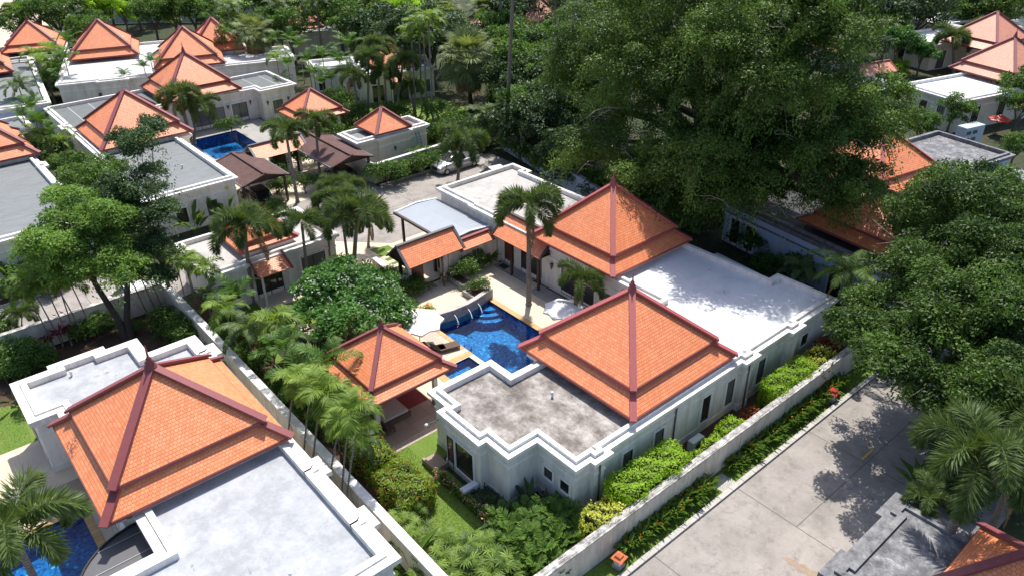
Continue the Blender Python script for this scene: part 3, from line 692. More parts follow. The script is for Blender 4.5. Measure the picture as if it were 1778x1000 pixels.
# parasols, loungers
def parasol(x, y, zt, r, label, col=FABRIC, n=8):
    t = thing('parasol', label, 'parasol', (x, y, 0), 0, 'white parasols beside the pool' if col is FABRIC else None)
    m = MB(); P = [(x+r*math.cos(k*2*math.pi/n+.3), y+r*math.sin(k*2*math.pi/n+.3)) for k in range(n)]
    for k in range(n):
        a, b = P[k], P[(k+1) % n]; mx_, my_ = (a[0]+b[0])/2, (a[1]+b[1])/2; mx_ = x+(mx_-x)*.93; my_ = y+(my_-y)*.93
        m.face([(a[0], a[1], zt-.55), (mx_, my_, zt-.50), (x, y, zt)]); m.face([(mx_, my_, zt-.50), (b[0], b[1], zt-.55), (x, y, zt)])
        m.face([(a[0], a[1], zt-.55), (a[0], a[1], zt-.68), (mx_, my_, zt-.60), (mx_, my_, zt-.50)]); m.face([(mx_, my_, zt-.50), (mx_, my_, zt-.60), (b[0], b[1], zt-.68), (b[0], b[1], zt-.55)])
    m.build('canopy', col, t)
    for k in range(n): MB().bar((P[k][0], P[k][1], zt-.58), (x, y, zt-.05), .025, .025).build('rib', DARKWOOD, t)
    MB().tube([(x, y, .06), (x, y, zt+.06)], .03, 8).build('pole', DARKWOOD, t); MB().lathe((x, y, .06), [(.3, 0), (.3, .08), (.06, .14), (.05, .3)], 12).build('base', GREYMETAL, t)
parasol(23.3, 37.1, 2.55, 1.75, 'big white eight sided parasol standing over the loungers beside the frangipani tree')
parasol(31.75, 31.95, 2.45, 1.45, 'white parasol on the villa side of the pool behind the front pyramid roof')
def lounger(x, y, rz, label):
    t = thing('sun_lounger', label, 'sun lounger', (x, y, .06), rz, 'brown sun loungers beside the pool')
    def B(n, *a, m=WICKER): return MB().box(*a).build(n, m, t, world=False, bevel=.015)
    B('frame', -.35, -.95, .22, .35, .45, .30); MB().bar((0, .45, .26), (0, 1.02, .62), .68, .05).build('backrest', WICKER, t, world=False)
    for a, b in ((-.3, -.88), (.3, -.88), (-.3, .5), (.3, .5)): B('leg', a-.03, b-.03, 0, a+.03, b+.03, .22)
lounger(23.4, 35.9, R(75), 'brown wicker lounger just under the edge of the big parasol'); lounger(22.6, 36.9, R(75), 'brown wicker lounger farther from the pool, half hidden under the parasol')
lounger(24.3, 35.55, R(75), 'brown wicker lounger nearest the square pale slab at the pool corner')

# curved stone water wall with spouts
cw = thing('water_wall', 'curved pebbled stone wall with three water spouts behind the pool', 'wall', (28, 38.4, 0))
cpts = [(25.25, 38.62), (25.9, 38.5), (27.1, 38.28), (28.3, 38.25), (29.3, 38.38), (30.3, 38.62), (31.05, 38.75)]
m1, m2 = MB(), MB(); th = .32
for (a, b) in zip(cpts, cpts[1:]):
    m1.prism([a, b, (b[0], b[1]+th), (a[0], a[1]+th)], -.5, .74); m2.prism([(a[0], a[1]-.03), (b[0], b[1]-.03), (b[0], b[1]+th+.03), (a[0], a[1]+th+.03)], .741, .80)
m1.build('wall', STONE, cw); m2.build('coping', KERB, cw)
for x, y in ((27.0, 38.29), (28.2, 38.24), (29.2, 38.35)):
    sp = MB().tube([(x, y+.05, .5), (x, y-.16, .5)], .05, 8).build('spout', ORANGE, cw)
    MB().tube([(x, y-.16, .5), (x-.02, y-.42, .38), (x-.04, y-.6, .1), (x-.05, y-.68, -.04)], [.02, .03, .04, .08], 6).build('water_jet', FOAM, sp)
def planter(label, x0, y0, x1, y1, z, m=STONE):
    t = thing('stone_planter', label, 'planter', ((x0+x1)/2, (y0+y1)/2, 0)); q = MB()
    for a in ((x0, y0, x1, y0+.15), (x0, y1-.15, x1, y1), (x0, y0+.15, x0+.15, y1-.15), (x1-.15, y0+.15, x1, y1-.15)): q.box(a[0], a[1], .05, a[2], a[3], z)
    q.build('wall', m, t); MB().box(x0+.15, y0+.15, .05, x1-.15, y1-.15, z-.08).build('soil', SOIL, t)
planter('small square stone planter at the end of the curved water wall', 29.5, 39.05, 31.0, 40.5, .45)
planter('stone planter bed in the corner between gate and annex', 29.9, 41.0, 31.0, 42.9, .5)
MB_ = MB(); MB_.box(34.2, 38.6, .06, 35.15, 42.4, .16); struct('doorstep', MB_, GREYTILE)
MB_ = MB(); MB_.box(33.6, 28.0, .06, 34.89, 37.6, .12); struct('house_step', MB_, GREYTILE)
tag(MB().box(34.3, 41.3, .165, 34.9, 42.1, .185).build('door_mat', BLACK), 'black rubber mat at the annex door', 'mat')
for k, (px, py) in enumerate([(682, 437), (690, 444), (698, 451), (706, 458), (672, 447), (680, 455), (688, 462)]):
    x, y, _ = at(px, py); tag(MB().box(x-.45, y-.22, 0, x+.45, y+.22, .05).build('stepping_stone', PAVER), 'pale rectangular stepping stone between lawn and low wall', 'stepping stone', 'stepping stones to the gate')
for k, (px, py) in enumerate([(498, 538), (508, 548), (519, 558), (528, 568), (540, 578), (549, 588)]):
    x, y, _ = at(px, py); tag(MB().box(x-.35, y-.35, 0, x+.35, y+.35, .05).build('stepping_stone', PAVER), 'square stepping stone across the lawn under the frangipani tree', 'stepping stone', 'stepping stones across the rear lawn')
# two air conditioner boxes beside the long wall
for x, y, lb in ((29.2, 18.55, 'white air conditioner unit between the two hedges on the long side wall'), (17.35, 24.0, 'small white air conditioner unit in the bed below the large corner window')):
    t = thing('air_conditioner', lb, 'air conditioner', (x, y, 0)); MB().box(x-.5, y-.2, .06, x+.5, y+.2, .75).build('casing', WHITEMETAL, t, bevel=.02)
    MB().lathe((0, 0, 0), [(.22, 0), (.24, .02), (0, .02)], 16).build('fan_grille', GREYMETAL, t, world=False).matrix_local = Matrix.Translation((0, -.205, .42)) @ Matrix.Rotation(R(90), 4, 'X')
    for s_ in (-.4, .4): MB().box(x+s_-.04, y-.18, 0, x+s_+.04, y+.18, .06).build('foot', BLACK, t)

# ------------------------------------------------------------------ guest house of the middle villa
GH = thing('guest_house', 'small white guest house with a little red edged pyramid roof behind the foxtail palms', 'house', (19.5, 53.2, 0))
flat_block(GH, [(14.3, 49.7), (24.7, 49.7), (24.7, 56.6), (14.3, 56.6)], 3.5, DECK_CONC)
MB().box(17.6, 51.2, 3.0, 21.6, 55.2, 3.68).build('upstand', PLASTER, GH)
pyramid(GH, 19.6, 53.2, 2.25, 3.7, 6.15, 1.85, 4.25, TILE, MAROON_L, .3)
window(GH, 'y', 50.0, 15.6, .8, 2.3, 1.5, -1, 2); window(GH, 'y', 50.0, 22.4, .7, 2.4, 2.0, -1, 2); window(GH, 'y', 50.0, 18.7, .05, 2.45, 2.1, -1, 2, False, True)
cn = MB(); cn.face([(17.5, 48.5, 2.6), (19.95, 48.5, 2.6), (19.95, 49.95, 3.35), (17.5, 49.95, 3.35)], [(0, 0), (2.45, 0), (2.45, 1.6), (0, 1.6)])
cn.face([(17.5, 48.5, 2.56), (17.5, 49.95, 3.3), (19.95, 49.95, 3.3), (19.95, 48.5, 2.56)]); c_ = cn.build('canopy_roof', TILE, GH)
MB().bar((17.45, 48.4, 2.55), (17.45, 49.98, 3.38), .12, .14).build('barge_board', MAROON, c_); MB().bar((20.0, 48.4, 2.55), (20.0, 49.98, 3.38), .12, .14).build('barge_board', MAROON, c_)
for x in (17.7, 19.8): MB().box(x-.07, 48.6, 0, x+.07, 48.75, 2.6).build('post', PLASTER, GH)
MB().box(17.3, 48.0, .01, 20.3, 49.95, .16).build('step', PAVER, GH)

# ------------------------------------------------------------------ near left villa
VB = thing('villa', 'near left villa with a large stained orange pyramid roof between two pale grey flat roofs', 'house', (5, 33, 0))
PB_ = [(3.05, 30.2), (3.05, 27.2), (-6, 27.2), (-6, 20.1), (10.85, 20.1), (10.85, 22.3), (11.2, 22.3), (11.2, 23.7), (10.85, 23.7), (10.85, 26.6), (11.2, 26.6), (11.2, 28.0), (10.85, 28.0), (10.85, 39.6), (11.2, 39.6), (11.2, 40.95),
       (10.7, 40.95), (10.7, 42.5), (7.9, 42.5), (7.9, 44.5), (6.1, 44.5), (6.1, 44.95), (3.0, 44.95), (3.0, 44.5), (1.0, 44.5), (1.0, 40.0), (2.35, 40.0), (2.35, 30.2)]
flat_block(VB, PB_, 3.9, DECK_PALE, lip=.1, cop=.75)
MB().box(2.8, 30.2, 3.3, 10.2, 38.0, 4.17).build('upstand', PLASTER, VB)
pyramid(VB, 6.28, 34.1, 4.38, 4.2, 8.15, 3.55, 5.2, TILE_BIG, MAROON, .42)
window(VB, 'x', 1.3, 42.3, .1, 2.3, 2.2, -1, 2, True, True); window(VB, 'x', 2.65, 34.5, .1, 2.3, 3.0, -1, 3, True, True); window(VB, 'y', 20.4, 7.5, .8, 2.4, 1.0, -1)
drain(VB, 6.9, 22.4, 3.53); drain(VB, 3.9, 43.4, 3.53)
gc = thing('curved_canopy', 'dark curved canopy over the pool edge beside the near left flat roof', 'canopy', (1.2, 28.6, 0))
arc = [(3.2-3.3*math.cos(t), 27.35+3.1*math.sin(t)) for t in [i*math.pi/2/12 for i in range(13)]]
MB().prism([(3.2, 27.35)]+arc[::-1], 2.78, 2.84).build('roof_sheet', GREYMETAL, gc)
e_ = MB()
for a, b in zip(arc, arc[1:]): e_.bar((a[0], a[1], 2.72), (b[0], b[1], 2.72), .09, .2)
e_.build('edge_beam', BLACK, gc)
for k in (3, 7): MB().bar((3.2, 27.35+(arc[k][1]-27.35), 2.845), (arc[k][0], arc[k][1], 2.845), .03, .03).build('glazing_bar', STEEL, gc)
for x, y in ((1.0, 27.6), (2.9, 30.0)): MB().box(x-.05, y-.05, 0, x+.05, y+.05, 2.75).build('post', BLACK, gc)
lg = thing('sun_lounger', 'grey cushioned lounger under the near palm at the left edge', 'sun lounger', (.2, 35.2, .05), R(20))

def mk_lounger_local(t, m1=WICKER, m2=CUSHION):
    MB().box(-.35, -.95, .22, .35, .45, .30).build('frame', m1, t, world=False, bevel=.015); MB().box(-.33, -.93, .30, .33, .45, .38).build('cushion', m2, t, world=False, bevel=.03)
    MB().bar((0, .45, .26), (0, 1.02, .62), .68, .08).build('backrest', m2, t, world=False)
    for a, b in ((-.3, -.88), (.3, -.88), (-.3, .5), (.3, .5)): MB().box(a-.03, b-.03, 0, a+.03, b+.03, .22).build('leg', m1, t, world=False)
mk_lounger_local(lg); lg.location = (-.6, 38.5, .05)

# ------------------------------------------------------------------ upper left villa with the grey flat roofs
VC = thing('villa', 'upper left villa with two orange pyramids, grey flat roofs and a corner pool', 'house', (25, 85, 0))
PC_ = [(14.9, 65.0), (23.3, 65.0), (23.3, 79.2), (24.6, 79.2), (24.6, 90.6), (36.4, 90.6), (36.4, 89.0), (41.3, 89.0), (41.3, 97.0), (34.9, 97.0), (34.9, 99.2), (15.3, 99.2), (15.3, 91.5), (14.9, 91.5), (14.9, 89.8), (15.3, 89.8), (15.3, 78.6), (14.9, 78.6)]
ic = inset(PC_, .6)
flat_block(VC, PC_, 3.9, [(clip(ic, 1, 80, -1), DECK_GREY), (clip(ic, 1, 80, 1), DECK_PANEL)])
MB().box(16.4, 79.4, 3.3, 24.2, 87.2, 4.17).build('upstand', PLASTER, VC); MB().box(26.6, 90.7, 3.3, 34.3, 98.3, 4.17).build('upstand', PLASTER, VC)
pyramid(VC, 20.25, 83.35, 4.35, 4.2, 8.2, 3.5, 5.2, TILE, MAROON, .36, fin=False); pyramid(VC, 30.45, 94.6, 4.35, 4.2, 8.3, 3.5, 5.2, TILE, MAROON, .36)
window(VC, 'y', 65.3, 17.9, .8, 2.2, .95, -1); window(VC, 'y', 65.3, 20.6, .8, 2.2, .95, -1)
for y in (69, 73, 75.5, 81, 84): window(VC, 'x', 15.2 if y < 78 else 15.6, y, .8, 2.4, .7, -1)
window(VC, 'y', 90.9, 30.5, .05, 2.3, 4.0, -1, 4, True, True); window(VC, 'y', 90.9, 34.4, .05, 2.3, 1.9, -1, 2, True, True); window(VC, 'y', 89.3, 38.6, .6, 2.2, 1.3, -1, 2)
for x in (33.0, 35.8): sconce(VC, 'y', 90.9, x, 2.1, -1)
sconce(VC, 'y', 89.3, 37.3, 2.1, -1); sconce(VC, 'y', 89.3, 40.0, 2.1, -1); drain(VC, 20.5, 71, 3.53)
def carport2(x0, y0, x1, y1, label, nm='carport'):
    t = thing(nm, label, 'carport', ((x0+x1)/2, (y0+y1)/2, 0)); gable(t, x0, y0, x1, y1, 'y', 2.75, 3.35, SHINGLE, SHINGLE, DARKWOOD, name='shingle_roof')
    MB().box(x0-.12, y0, 2.62, x0, y1, 2.76).build('gutter', GREYMETAL, t); MB().box(x1, y0, 2.62, x1+.12, y1, 2.76).build('gutter', GREYMETAL, t)
    for x in (x0+.25, x1-.25):
        for y in (y0+.5, y1-.4): MB().box(x-.1, y-.1, 0, x+.1, y+.1, 2.75).build('post', DARKWOOD, t)
    return t
carport2(23.5, 65.0, 28.0, 72.2, 'brown shingled carport between the grey flat roof and the stepping stones'); carport2(31.8, 63.8, 36.4, 72.0, 'brown shingled carport beside the cream gatehouse wall')
TS = thing('entrance_gate', 'low orange tiled gate roof between the two brown carports', 'gate', (30.2, 72, 0))
gable(TS, 27.4, 70.4, 32.8, 73.4, 'x', 2.7, 3.7, TILE, GREYMETAL)
for x in (27.9, 29.3, 31.0, 32.3): MB().box(x-.16, 71.5, 0, x+.16, 71.9, 2.8).build('pillar', PLASTER, TS)
MB().bar((29.4, 71.7, .05), (30.9, 71.7, .05), .06, 2.2).build('door', REDWOOD, TS)
P8 = thing('gazebo', 'open garden pavilion with orange pyramid roof in the upper left garden beside the blue pool', 'gazebo', (38.8, 80.6, 0))
pyramid(P8, 38.8, 80.5, 2.93, 2.8, 5.4, 2.4, 3.4, TILE, MAROON, .27, fin=False)
for sx, sy in ((-1, -1), (1, -1), (1, 1), (-1, 1)): MB().box(38.8+sx*2.05-.14, 80.5+sy*2.05-.14, 0, 38.8+sx*2.05+.14, 80.5+sy*2.05+.14, 2.8).build('pillar', PLASTER, P8)
MB().box(36.3, 78.0, 0, 41.3, 83.0, .1).build('floor', PAVER, P8)
P9 = thing('gatehouse', 'small cream gatehouse with a single orange pyramid roof between two grey parapet roofs', 'building', (40.6, 68.1, 0))
flat_block(P9, [(36.1, 66.2), (38.3, 66.2), (38.3, 65.95), (42.7, 65.95), (42.7, 66.3), (45.1, 66.3), (45.1, 70.2), (36.1, 70.2)], 3.6, DECK_GREY, PLASTER_Y)
pyramid(P9, 40.5, 68.2, 2.1, 3.85, 5.75, 0, 0, TILE, MAROON, .34, fin=False)
sconce(P9, 'y', 66.25, 40.5, 1.9, -1)
ld = thing('ladder', 'blue ladder leaning on the cream gatehouse wall', 'ladder', (43.7, 65.9, 0)); q = MB()
BLUE = simple('blue_paint', (.10, .22, .35), .5); 
for s_ in (-.22, .22): q.bar((43.6+s_, 65.5, 0), (43.5+s_, 66.5, 2.9), .05, .05, (0, 1, 0))
for k in range(9): q.bar((43.38-.03*k/3, 65.55+.11*k, .3+.29*k), (43.82-.03*k/3, 65.55+.11*k, .3+.29*k), .04, .04)
q.build('ladder_frame', BLUE, ld)

# ------------------------------------------------------------------ left edge and background villas (turned ones are built in local coordinates)
VE = thing('villa', 'left edge villa with a wide grey flat roof before its orange pyramid', 'house', (4, 75, 0))
PE_ = [(-14, 64.8), (10.9, 64.8), (10.9, 72.6), (11.3, 72.6), (11.3, 73.9), (10.9, 73.9), (10.9, 79.6), (11.3, 79.6), (11.3, 81), (10.9, 81), (10.9, 92), (-14, 92)]
flat_block(VE, PE_, 3.9, DECK_GREY)
MB().box(3.2, 83, 3.3, 10.4, 90.4, 4.17).build('upstand', PLASTER, VE); pyramid(VE, 6.85, 86.8, 4.35, 4.2, 8.2, 3.5, 5.2, TILE, MAROON, .36)
window(VE, 'y', 65.1, 2.4, .8, 2.2, 1.0, -1); window(VE, 'y', 65.1, -1.5, .8, 2.2, 1.0, -1)
VE2 = thing('outbuilding', 'small bluish roofed outbuilding between the left edge villas', 'building', (8, 96.5, 0)); flat_block(VE2, rect(1, 94, 13.3, 100), 3.3, DECK_GREY, BLUEWALL)

W3 = False
def turned(name, label, cat, x, y, rot, blocks, pyrs, wins=(), wall=PLASTER, zt=3.9, par=PARAPET):
    t = thing(name, label, cat, (x, y, 0), R(rot))
    for poly, deck in blocks: flat_block(t, poly, zt, deck, wall, par, course=True, plinth=False)
    for p in pyrs: pyramid(t, *p[0], **p[1])
    for a in wins: window(t, *a[0], **a[1])
    return t
SM = dict(simple_=True)
turned('villa', 'far left villa with a streaked white flat roof below its tall orange pyramid', 'house', 18.7, 108.3, -18, [([(0, 0), (4.6, 0), (4.6, -.4), (8.4, -.4), (8.4, 0), (14.5, 0), (14.5, 20), (0, 20)], DECK_STREAK)],
       [((5.3, 15.4), dict(fin=False, **SM))], [(('y', .3, 5.2, .2, 2.2, 1.5, -1), {}), (('y', .3, 10.5, .8, 2.2, 1.0, -1), {})])
turned('villa', 'far villa with a dark spotted orange pyramid roof and a twin behind', 'house', 35.4, 108.3, -18, [([(-4.2, -4), (13.5, -4), (13.5, 4), (-4.2, 4)], DECK_STREAK), ([(-4.2, 4.6), (8, 4.6), (8, 12), (-4.2, 12)], DECK_STREAK)],
       [((0, .4), dict(fin=False, tile=TILE_BIG, **SM)), ((4.0, 6.5), dict(fin=False, half=3.6, uh=2.9, za=8.0, **SM))])
turned('villa', 'villa at the upper left edge with a bluish grey roof and orange pyramid', 'house', 13.6, 101.5, -8, [([(-20, 0), (3, 0), (3, 26), (-20, 26)], DECK_GREY)], [((-4, 20.5), dict(fin=False, **SM))], wall=BLUEWALL)
turned('pavilion', 'small far pavilion with a spired orange pyramid roof at the top left', 'building', 21.8, 131.5, -18, [([(-4, -8), (4, -8), (4, 4), (-4, 4)], DECK_GREY)], [((0, 0), dict(half=3.9, ze=4.2, za=7.6, uh=3.1, uz=5.0, **SM))])
turned('gatehouse', 'far small pyramid roofed building beside white parapets near the top centre', 'building', 57.6, 118.4, -22, [([(-3, -4.2), (6.5, -4.2), (6.5, 3), (-3, 3)], DECK_GREY)], [((0, 0), dict(half=2.8, ze=4.0, za=6.8, uh=2.3, uz=4.7, fin=False, **SM))])
turned('outbuilding', 'white walled garden building with a streaked roof among the areca palms', 'building', 45.6, 93.5, -20, [([(0, 0), (6.5, 0), (6.5, 5), (0, 5)], DECK_STREAK)], [], [(('y', .3, 1.2, .9, 2.1, .8, -1), {}), (('y', .3, 5.2, .9, 2.1, .8, -1), {})])
VH = turned('villa', 'white house with curtained sliding doors behind the foxtail palms near the top centre', 'house', 48.7, 86.9, -20, [([(0, 0), (10.2, 0), (10.2, 7), (0, 7)], DECK_STREAK)], [((5.1, 3.6), dict(half=2.7, ze=4.0, za=6.6, uh=2.2, uz=4.6, fin=False, **SM))],
       [(('y', .3, 2.4, .05, 2.2, 1.5, -1, 2), dict(door=True)), (('y', .3, 5.2, .05, 2.4, 2.3, -1, 2), dict(door=True, pane=CURTAIN)), (('y', .3, 8.3, .7, 2.3, 2.0, -1, 3), dict(pane=CURTAIN))])
cn = MB(); cn.face([(3.9, -.9, 2.7), (6.5, -.9, 2.7), (6.5, .28, 3.5), (3.9, .28, 3.5)], [(0, 0), (2.6, 0), (2.6, 1.4), (0, 1.4)]); cn.face([(3.9, -.9, 2.65), (3.9, .28, 3.4), (6.5, .28, 3.4), (6.5, -.9, 2.65)]); bld(cn, 'canopy_roof', TILE, VH)
for x in (4.0, 6.4): bld(MB().box(x-.08, -.85, 0, x+.08, -.7, 2.7), 'post', PLASTER, VH)
turned('villa', 'far villa with a faded pink pyramid roof near the leaning tall palm trunk', 'house', 85.0, 93.2, -24, [([(-8, -4), (4.2, -4), (4.2, 6), (-8, 6)], DECK_STREAK)], [((0, 0), dict(fin=False, tile=TILE_P, **SM))])
turned('pavilion', 'far pavilion with a low faded pink roof behind the big fan palm', 'building', 76.2, 95.5, -24, [([(-3.6, -3.4), (3.4, -3.4), (3.4, 3.4), (-3.6, 3.4)], DECK_STREAK)], [((0, 0), dict(half=3.6, za=7, uh=2.9, uz=5.0, fin=False, tile=TILE_P, **SM))])
# right hand villas
turned('villa', 'upper right villa with the nearer pink orange pyramid roof above a white flat roof', 'house', 93.0, 32.0, -15, [([(0, 0), (10.9, 0), (10.9, -.5), (19.5, -.5), (19.5, 8.2), (0, 8.2)], DECK_WHITE)],
       [((14.6, 5.3), dict(tile=TILE_P, **SM))], [(('x', .3, 2.2, 1.2, 2.7, 1.0, -1), {}), (('x', .3, 4.6, 1.2, 2.7, 1.0, -1), {}), (('y', .3, 3.6, .9, 2.7, 1.3, -1, 2), {}), (('y', .3, 8.0, .9, 2.7, 1.3, -1, 2), {})], PLASTER_Y)
turned('villa', 'upper right villa with the farther pink orange pyramid roof behind two feather palms', 'house', 117.6, 46.0, -15, [([(0, 0), (5, 0), (5, -2), (12.5, -2), (12.5, 7.6), (0, 7.6)], DECK_WHITE), ([(13.2, -3), (24, -3), (24, 9), (13.2, 9)], DECK_WHITE)],
       [((6.4, -3.6), dict(tile=TILE_P, fin=False, half=4.6, **SM))], [(('x', .3, 5.4, .6, 2.7, 1.6, -1), {}), (('y', .3, 2.6, .1, 2.6, 1.6, -1), {})], PLASTER_Y)
turned('villa', 'villa cut by the right edge with a pink orange pyramid roof at the top right', 'house', 128.5, 30.5, -15, [([(-5, -5), (5, -5), (5, 5), (-5, 5)], DECK_WHITE)], [((0, 0), dict(tile=TILE_P, fin=False, **SM))])
turned('annex', 'white roofed building behind the upper right villas, stained brown at one end', 'building', 131, 47.5, -15, [([(0, 0), (15, 0), (15, 10), (0, 10)], DECK_WHITE)], [])
g_ = thing('entrance_gate', 'low gabled tile roof of an entrance gate at the upper right beside the fig tree', 'gate', (102.9, 47.3, 0), R(-15)); gable(g_, -3.0, -1.7, 3.0, 1.7, 'x', 2.5, 3.5, TILE_P, MAROON)
for x in (-2.3, 2.3): bld(MB().box(x-.15, -.2, 0, x+.15, .2, 2.6), 'pillar', PLASTER, g_)
g_ = thing('carport', 'white sheet carport roof beside the upper right tiled gate', 'carport', (97.2, 43.6, 0), R(-15)); gable(g_, -3.2, -2.5, 2.6, 2.6, 'y', 2.6, 2.9, SHEET, WHITEMETAL, name='metal_roof', rc=False)
for x, y in ((-3, -2.3), (-3, 2.3), (2.4, -2.3)): bld(MB().box(x-.08, y-.08, 0, x+.08, y+.08, 2.6), 'post', DARKWOOD, g_)
turned('pavilion', 'orange pyramid roof half hidden by the fig tree at the upper right', 'building', 110.5, 56.5, -15, [([(-2, -2), (2.5, -2), (2.5, 2.5), (-2, 2.5)], DECK_WHITE)], [((0, 0), dict(fin=False, half=3.2, ze=3.0, uh=2.6, uz=3.8, za=6.0, **SM))])
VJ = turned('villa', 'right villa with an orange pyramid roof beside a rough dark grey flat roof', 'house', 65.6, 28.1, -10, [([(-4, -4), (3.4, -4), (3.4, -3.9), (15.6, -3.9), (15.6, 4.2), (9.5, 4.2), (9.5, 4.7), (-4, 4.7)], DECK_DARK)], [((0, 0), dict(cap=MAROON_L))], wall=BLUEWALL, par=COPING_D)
VM = turned('villa', 'shaded white villa wall with a red roof in the dark under the fig tree', 'house', 47.2, 14.0, -8, [([(1.5, 4), (12, 4), (12, 20), (1.5, 20)], SHADE_DECK), ([(2, -8), (10, -8), (10, 3.3), (2, 3.3)], SHADE_DECK)],
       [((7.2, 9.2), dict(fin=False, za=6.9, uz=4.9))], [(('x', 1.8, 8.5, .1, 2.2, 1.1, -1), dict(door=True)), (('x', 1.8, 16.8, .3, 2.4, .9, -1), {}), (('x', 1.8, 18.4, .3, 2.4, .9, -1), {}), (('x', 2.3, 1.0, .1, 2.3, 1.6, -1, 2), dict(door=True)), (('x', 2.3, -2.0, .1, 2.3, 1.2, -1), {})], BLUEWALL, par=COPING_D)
g_ = thing('carport', 'curved grey sheet canopy with white ribs at the right edge', 'carport', (75.5, 16.8, 0), R(-10)); q = MB()
for k in range(8):
    a, b = -3.5+k*.875, -3.5+(k+1)*.875; za, zb = 3.0-.05*(a-1)**2, 3.0-.05*(b-1)**2; q.face([(a, -4, za), (b, -4, zb), (b, 4.5, zb), (a, 4.5, za)])
bld(q, 'roof_sheet', simple('grey_roof_sheet', (.22, .23, .23), .5), g_); q = MB()
for k in range(8):
    y = -4+k*1.2
    for j in range(8): a, b = -3.5+j*.875, -3.5+(j+1)*.875; q.bar((a, y, 3.01-.05*(a-1)**2), (b, y, 3.01-.05*(b-1)**2), .07, .04)
bld(q, 'rib', WHITEMETAL, g_)
for x, y in ((-3.3, -3.8), (3.3, -3.8), (-3.3, 4.3)): bld(MB().box(x-.06, y-.06, 0, x+.06, y+.06, 2.1), 'post', WHITEMETAL, g_)
W3 = True
VL = thing('villa', 'bottom right corner building with dark weathered flat roof and small orange pyramid', 'house', (26, 3, 0))
flat_block(VL, [(23.2, -6), (31, -6), (31, 5), (29.9, 5), (29.9, 8.25), (28, 8.25), (28, 7.95), (25, 7.95), (25, 8.2), (23.2, 8.2)], 4.1, DECK_DARK, par=COPING_D, lip=.12, cop=.75, plinth=False, dz=.13)
pyramid(VL, 28.25, 2.65, 2.15, 4.25, 6.15, 0, 0, TILE, MAROON, .36)

# ------------------------------------------------------------------ cars, lanterns and small things
def car(name, label, x, y, rz, paint, L_=4.6, Wd=1.8, H=1.5, pickup=False):
    t = thing(name, label, 'car', (x, y, 0), rz); hw = Wd/2; X = L_/2
    def loft(secs, nm, m, par=t, bev=.0):
        q = MB(); n = len(secs[0])
        for A_, B_ in zip(secs, secs[1:]):
            for k in range(n): q.face([A_[k], B_[k], B_[(k+1) % n], A_[(k+1) % n]], smooth=True)
        q.face(secs[0][::-1]); q.face(secs[-1]); return q.build(nm, m, par, world=False)
    def sec(xx, w_, z0, z1, tw): return [(xx, -w_, z0), (xx, w_, z0), (xx, w_, z1-.12), (xx, tw, z1), (xx, -tw, z1), (xx, -w_, z1-.12)]
    hb = H*.62
    body = loft([sec(-X, hw*.86, .35, hb*.86, hw*.76), sec(-X+.2, hw*.96, .26, hb*.98, hw*.86), sec(-X+1.1, hw, .24, hb, hw*.9), sec(X-1.3, hw, .24, hb, hw*.9), sec(X-.35, hw*.96, .26, hb*.86, hw*.84), sec(X, hw*.84, .35, hb*.62, hw*.74)], 'body', paint)
    cb0, cb1 = (-X+(1.75 if pickup else .55), X-1.35)
    loft([sec(cb0, hw*.84, hb-.05, hb+.05, hw*.8), sec(cb0+.35, hw*.80, hb-.05, H-.05, hw*.70), sec(cb1-.75, hw*.80, hb-.05, H-.04, hw*.70), sec(cb1+.05, hw*.84, hb-.05, hb+.04, hw*.8)], 'windows', GLASS)
    MB().box(cb0+.42, -hw*.68, H-.06, cb1-.8, hw*.68, H).build('roof', paint, t, world=False, bevel=.03)
    if pickup: MB().box(-X+.15, -hw*.8, hb-.02, cb0-.05, hw*.8, hb+.03).build('load_bed', BLACK, t, world=False)
    for sx in (-X+.85, X-.85):
        for sy in (-1, 1):
            wl_ = MB().tube([(sx, sy*(hw-.2), .34), (sx, sy*(hw+.02), .34)], .34, 16).build('wheel', BLACK, t, world=False); MB().tube([(sx, sy*(hw+.0), .34), (sx, sy*(hw+.035), .34)], .2, 12).build('rim', STEEL, wl_, world=False)
    for sy in (-1, 1):
        MB().box(X-.16, sy*hw*.62-.18, hb*.58, X+.012, sy*hw*.62+.18, hb*.78).build('headlight', STEEL, t, world=False, bevel=.02); MB().box(-X-.012, sy*hw*.68-.12, hb*.6, -X+.1, sy*hw*.68+.12, hb*.86).build('tail_light', RED, t, world=False)
        MB().box(cb1-.25, sy*(hw+.08)-.09, hb-.02, cb1-.12, sy*(hw+.08)+.09, hb+.14).build('mirror', paint, t, world=False)
    MB().box(X-.06, -hw*.42, hb*.42, X+.02, hw*.42, hb*.78).build('grille', BLACK, t, world=False); MB().box(-X-.02, -.26, .5, -X+.02, .26, .64).build('number_plate', WHITEMETAL, t, world=False)
    return t
PSILVER = simple('silver_car_paint', (.55, .57, .60), .3, .04, 2, .4); PWHITE = simple('white_car_paint', (.75, .75, .74), .3, .03); PBLACK = simple('black_car_paint', (.02, .02, .024), .25, .05)
car('pickup_truck', 'silver pickup truck facing left under the drooping foxtail palm on the driveway', 44.6, 61.4, R(180), PSILVER, 5.2, 1.9, 1.8, True)
car('parked_car', 'white car whose roof shows just above the annex parapet', 45.0, 55.9, R(170), PWHITE)
car('parked_car', 'white car parked on the lane just behind the double trunked tree', 10.2, 55.6, R(180), PWHITE)
car('parked_car', 'black car parked under the left brown carport', 25.6, 67.4, R(90), PBLACK); car('parked_car', 'dark car in deep shade under the right brown carport', 34.2, 66.6, R(90), PBLACK)
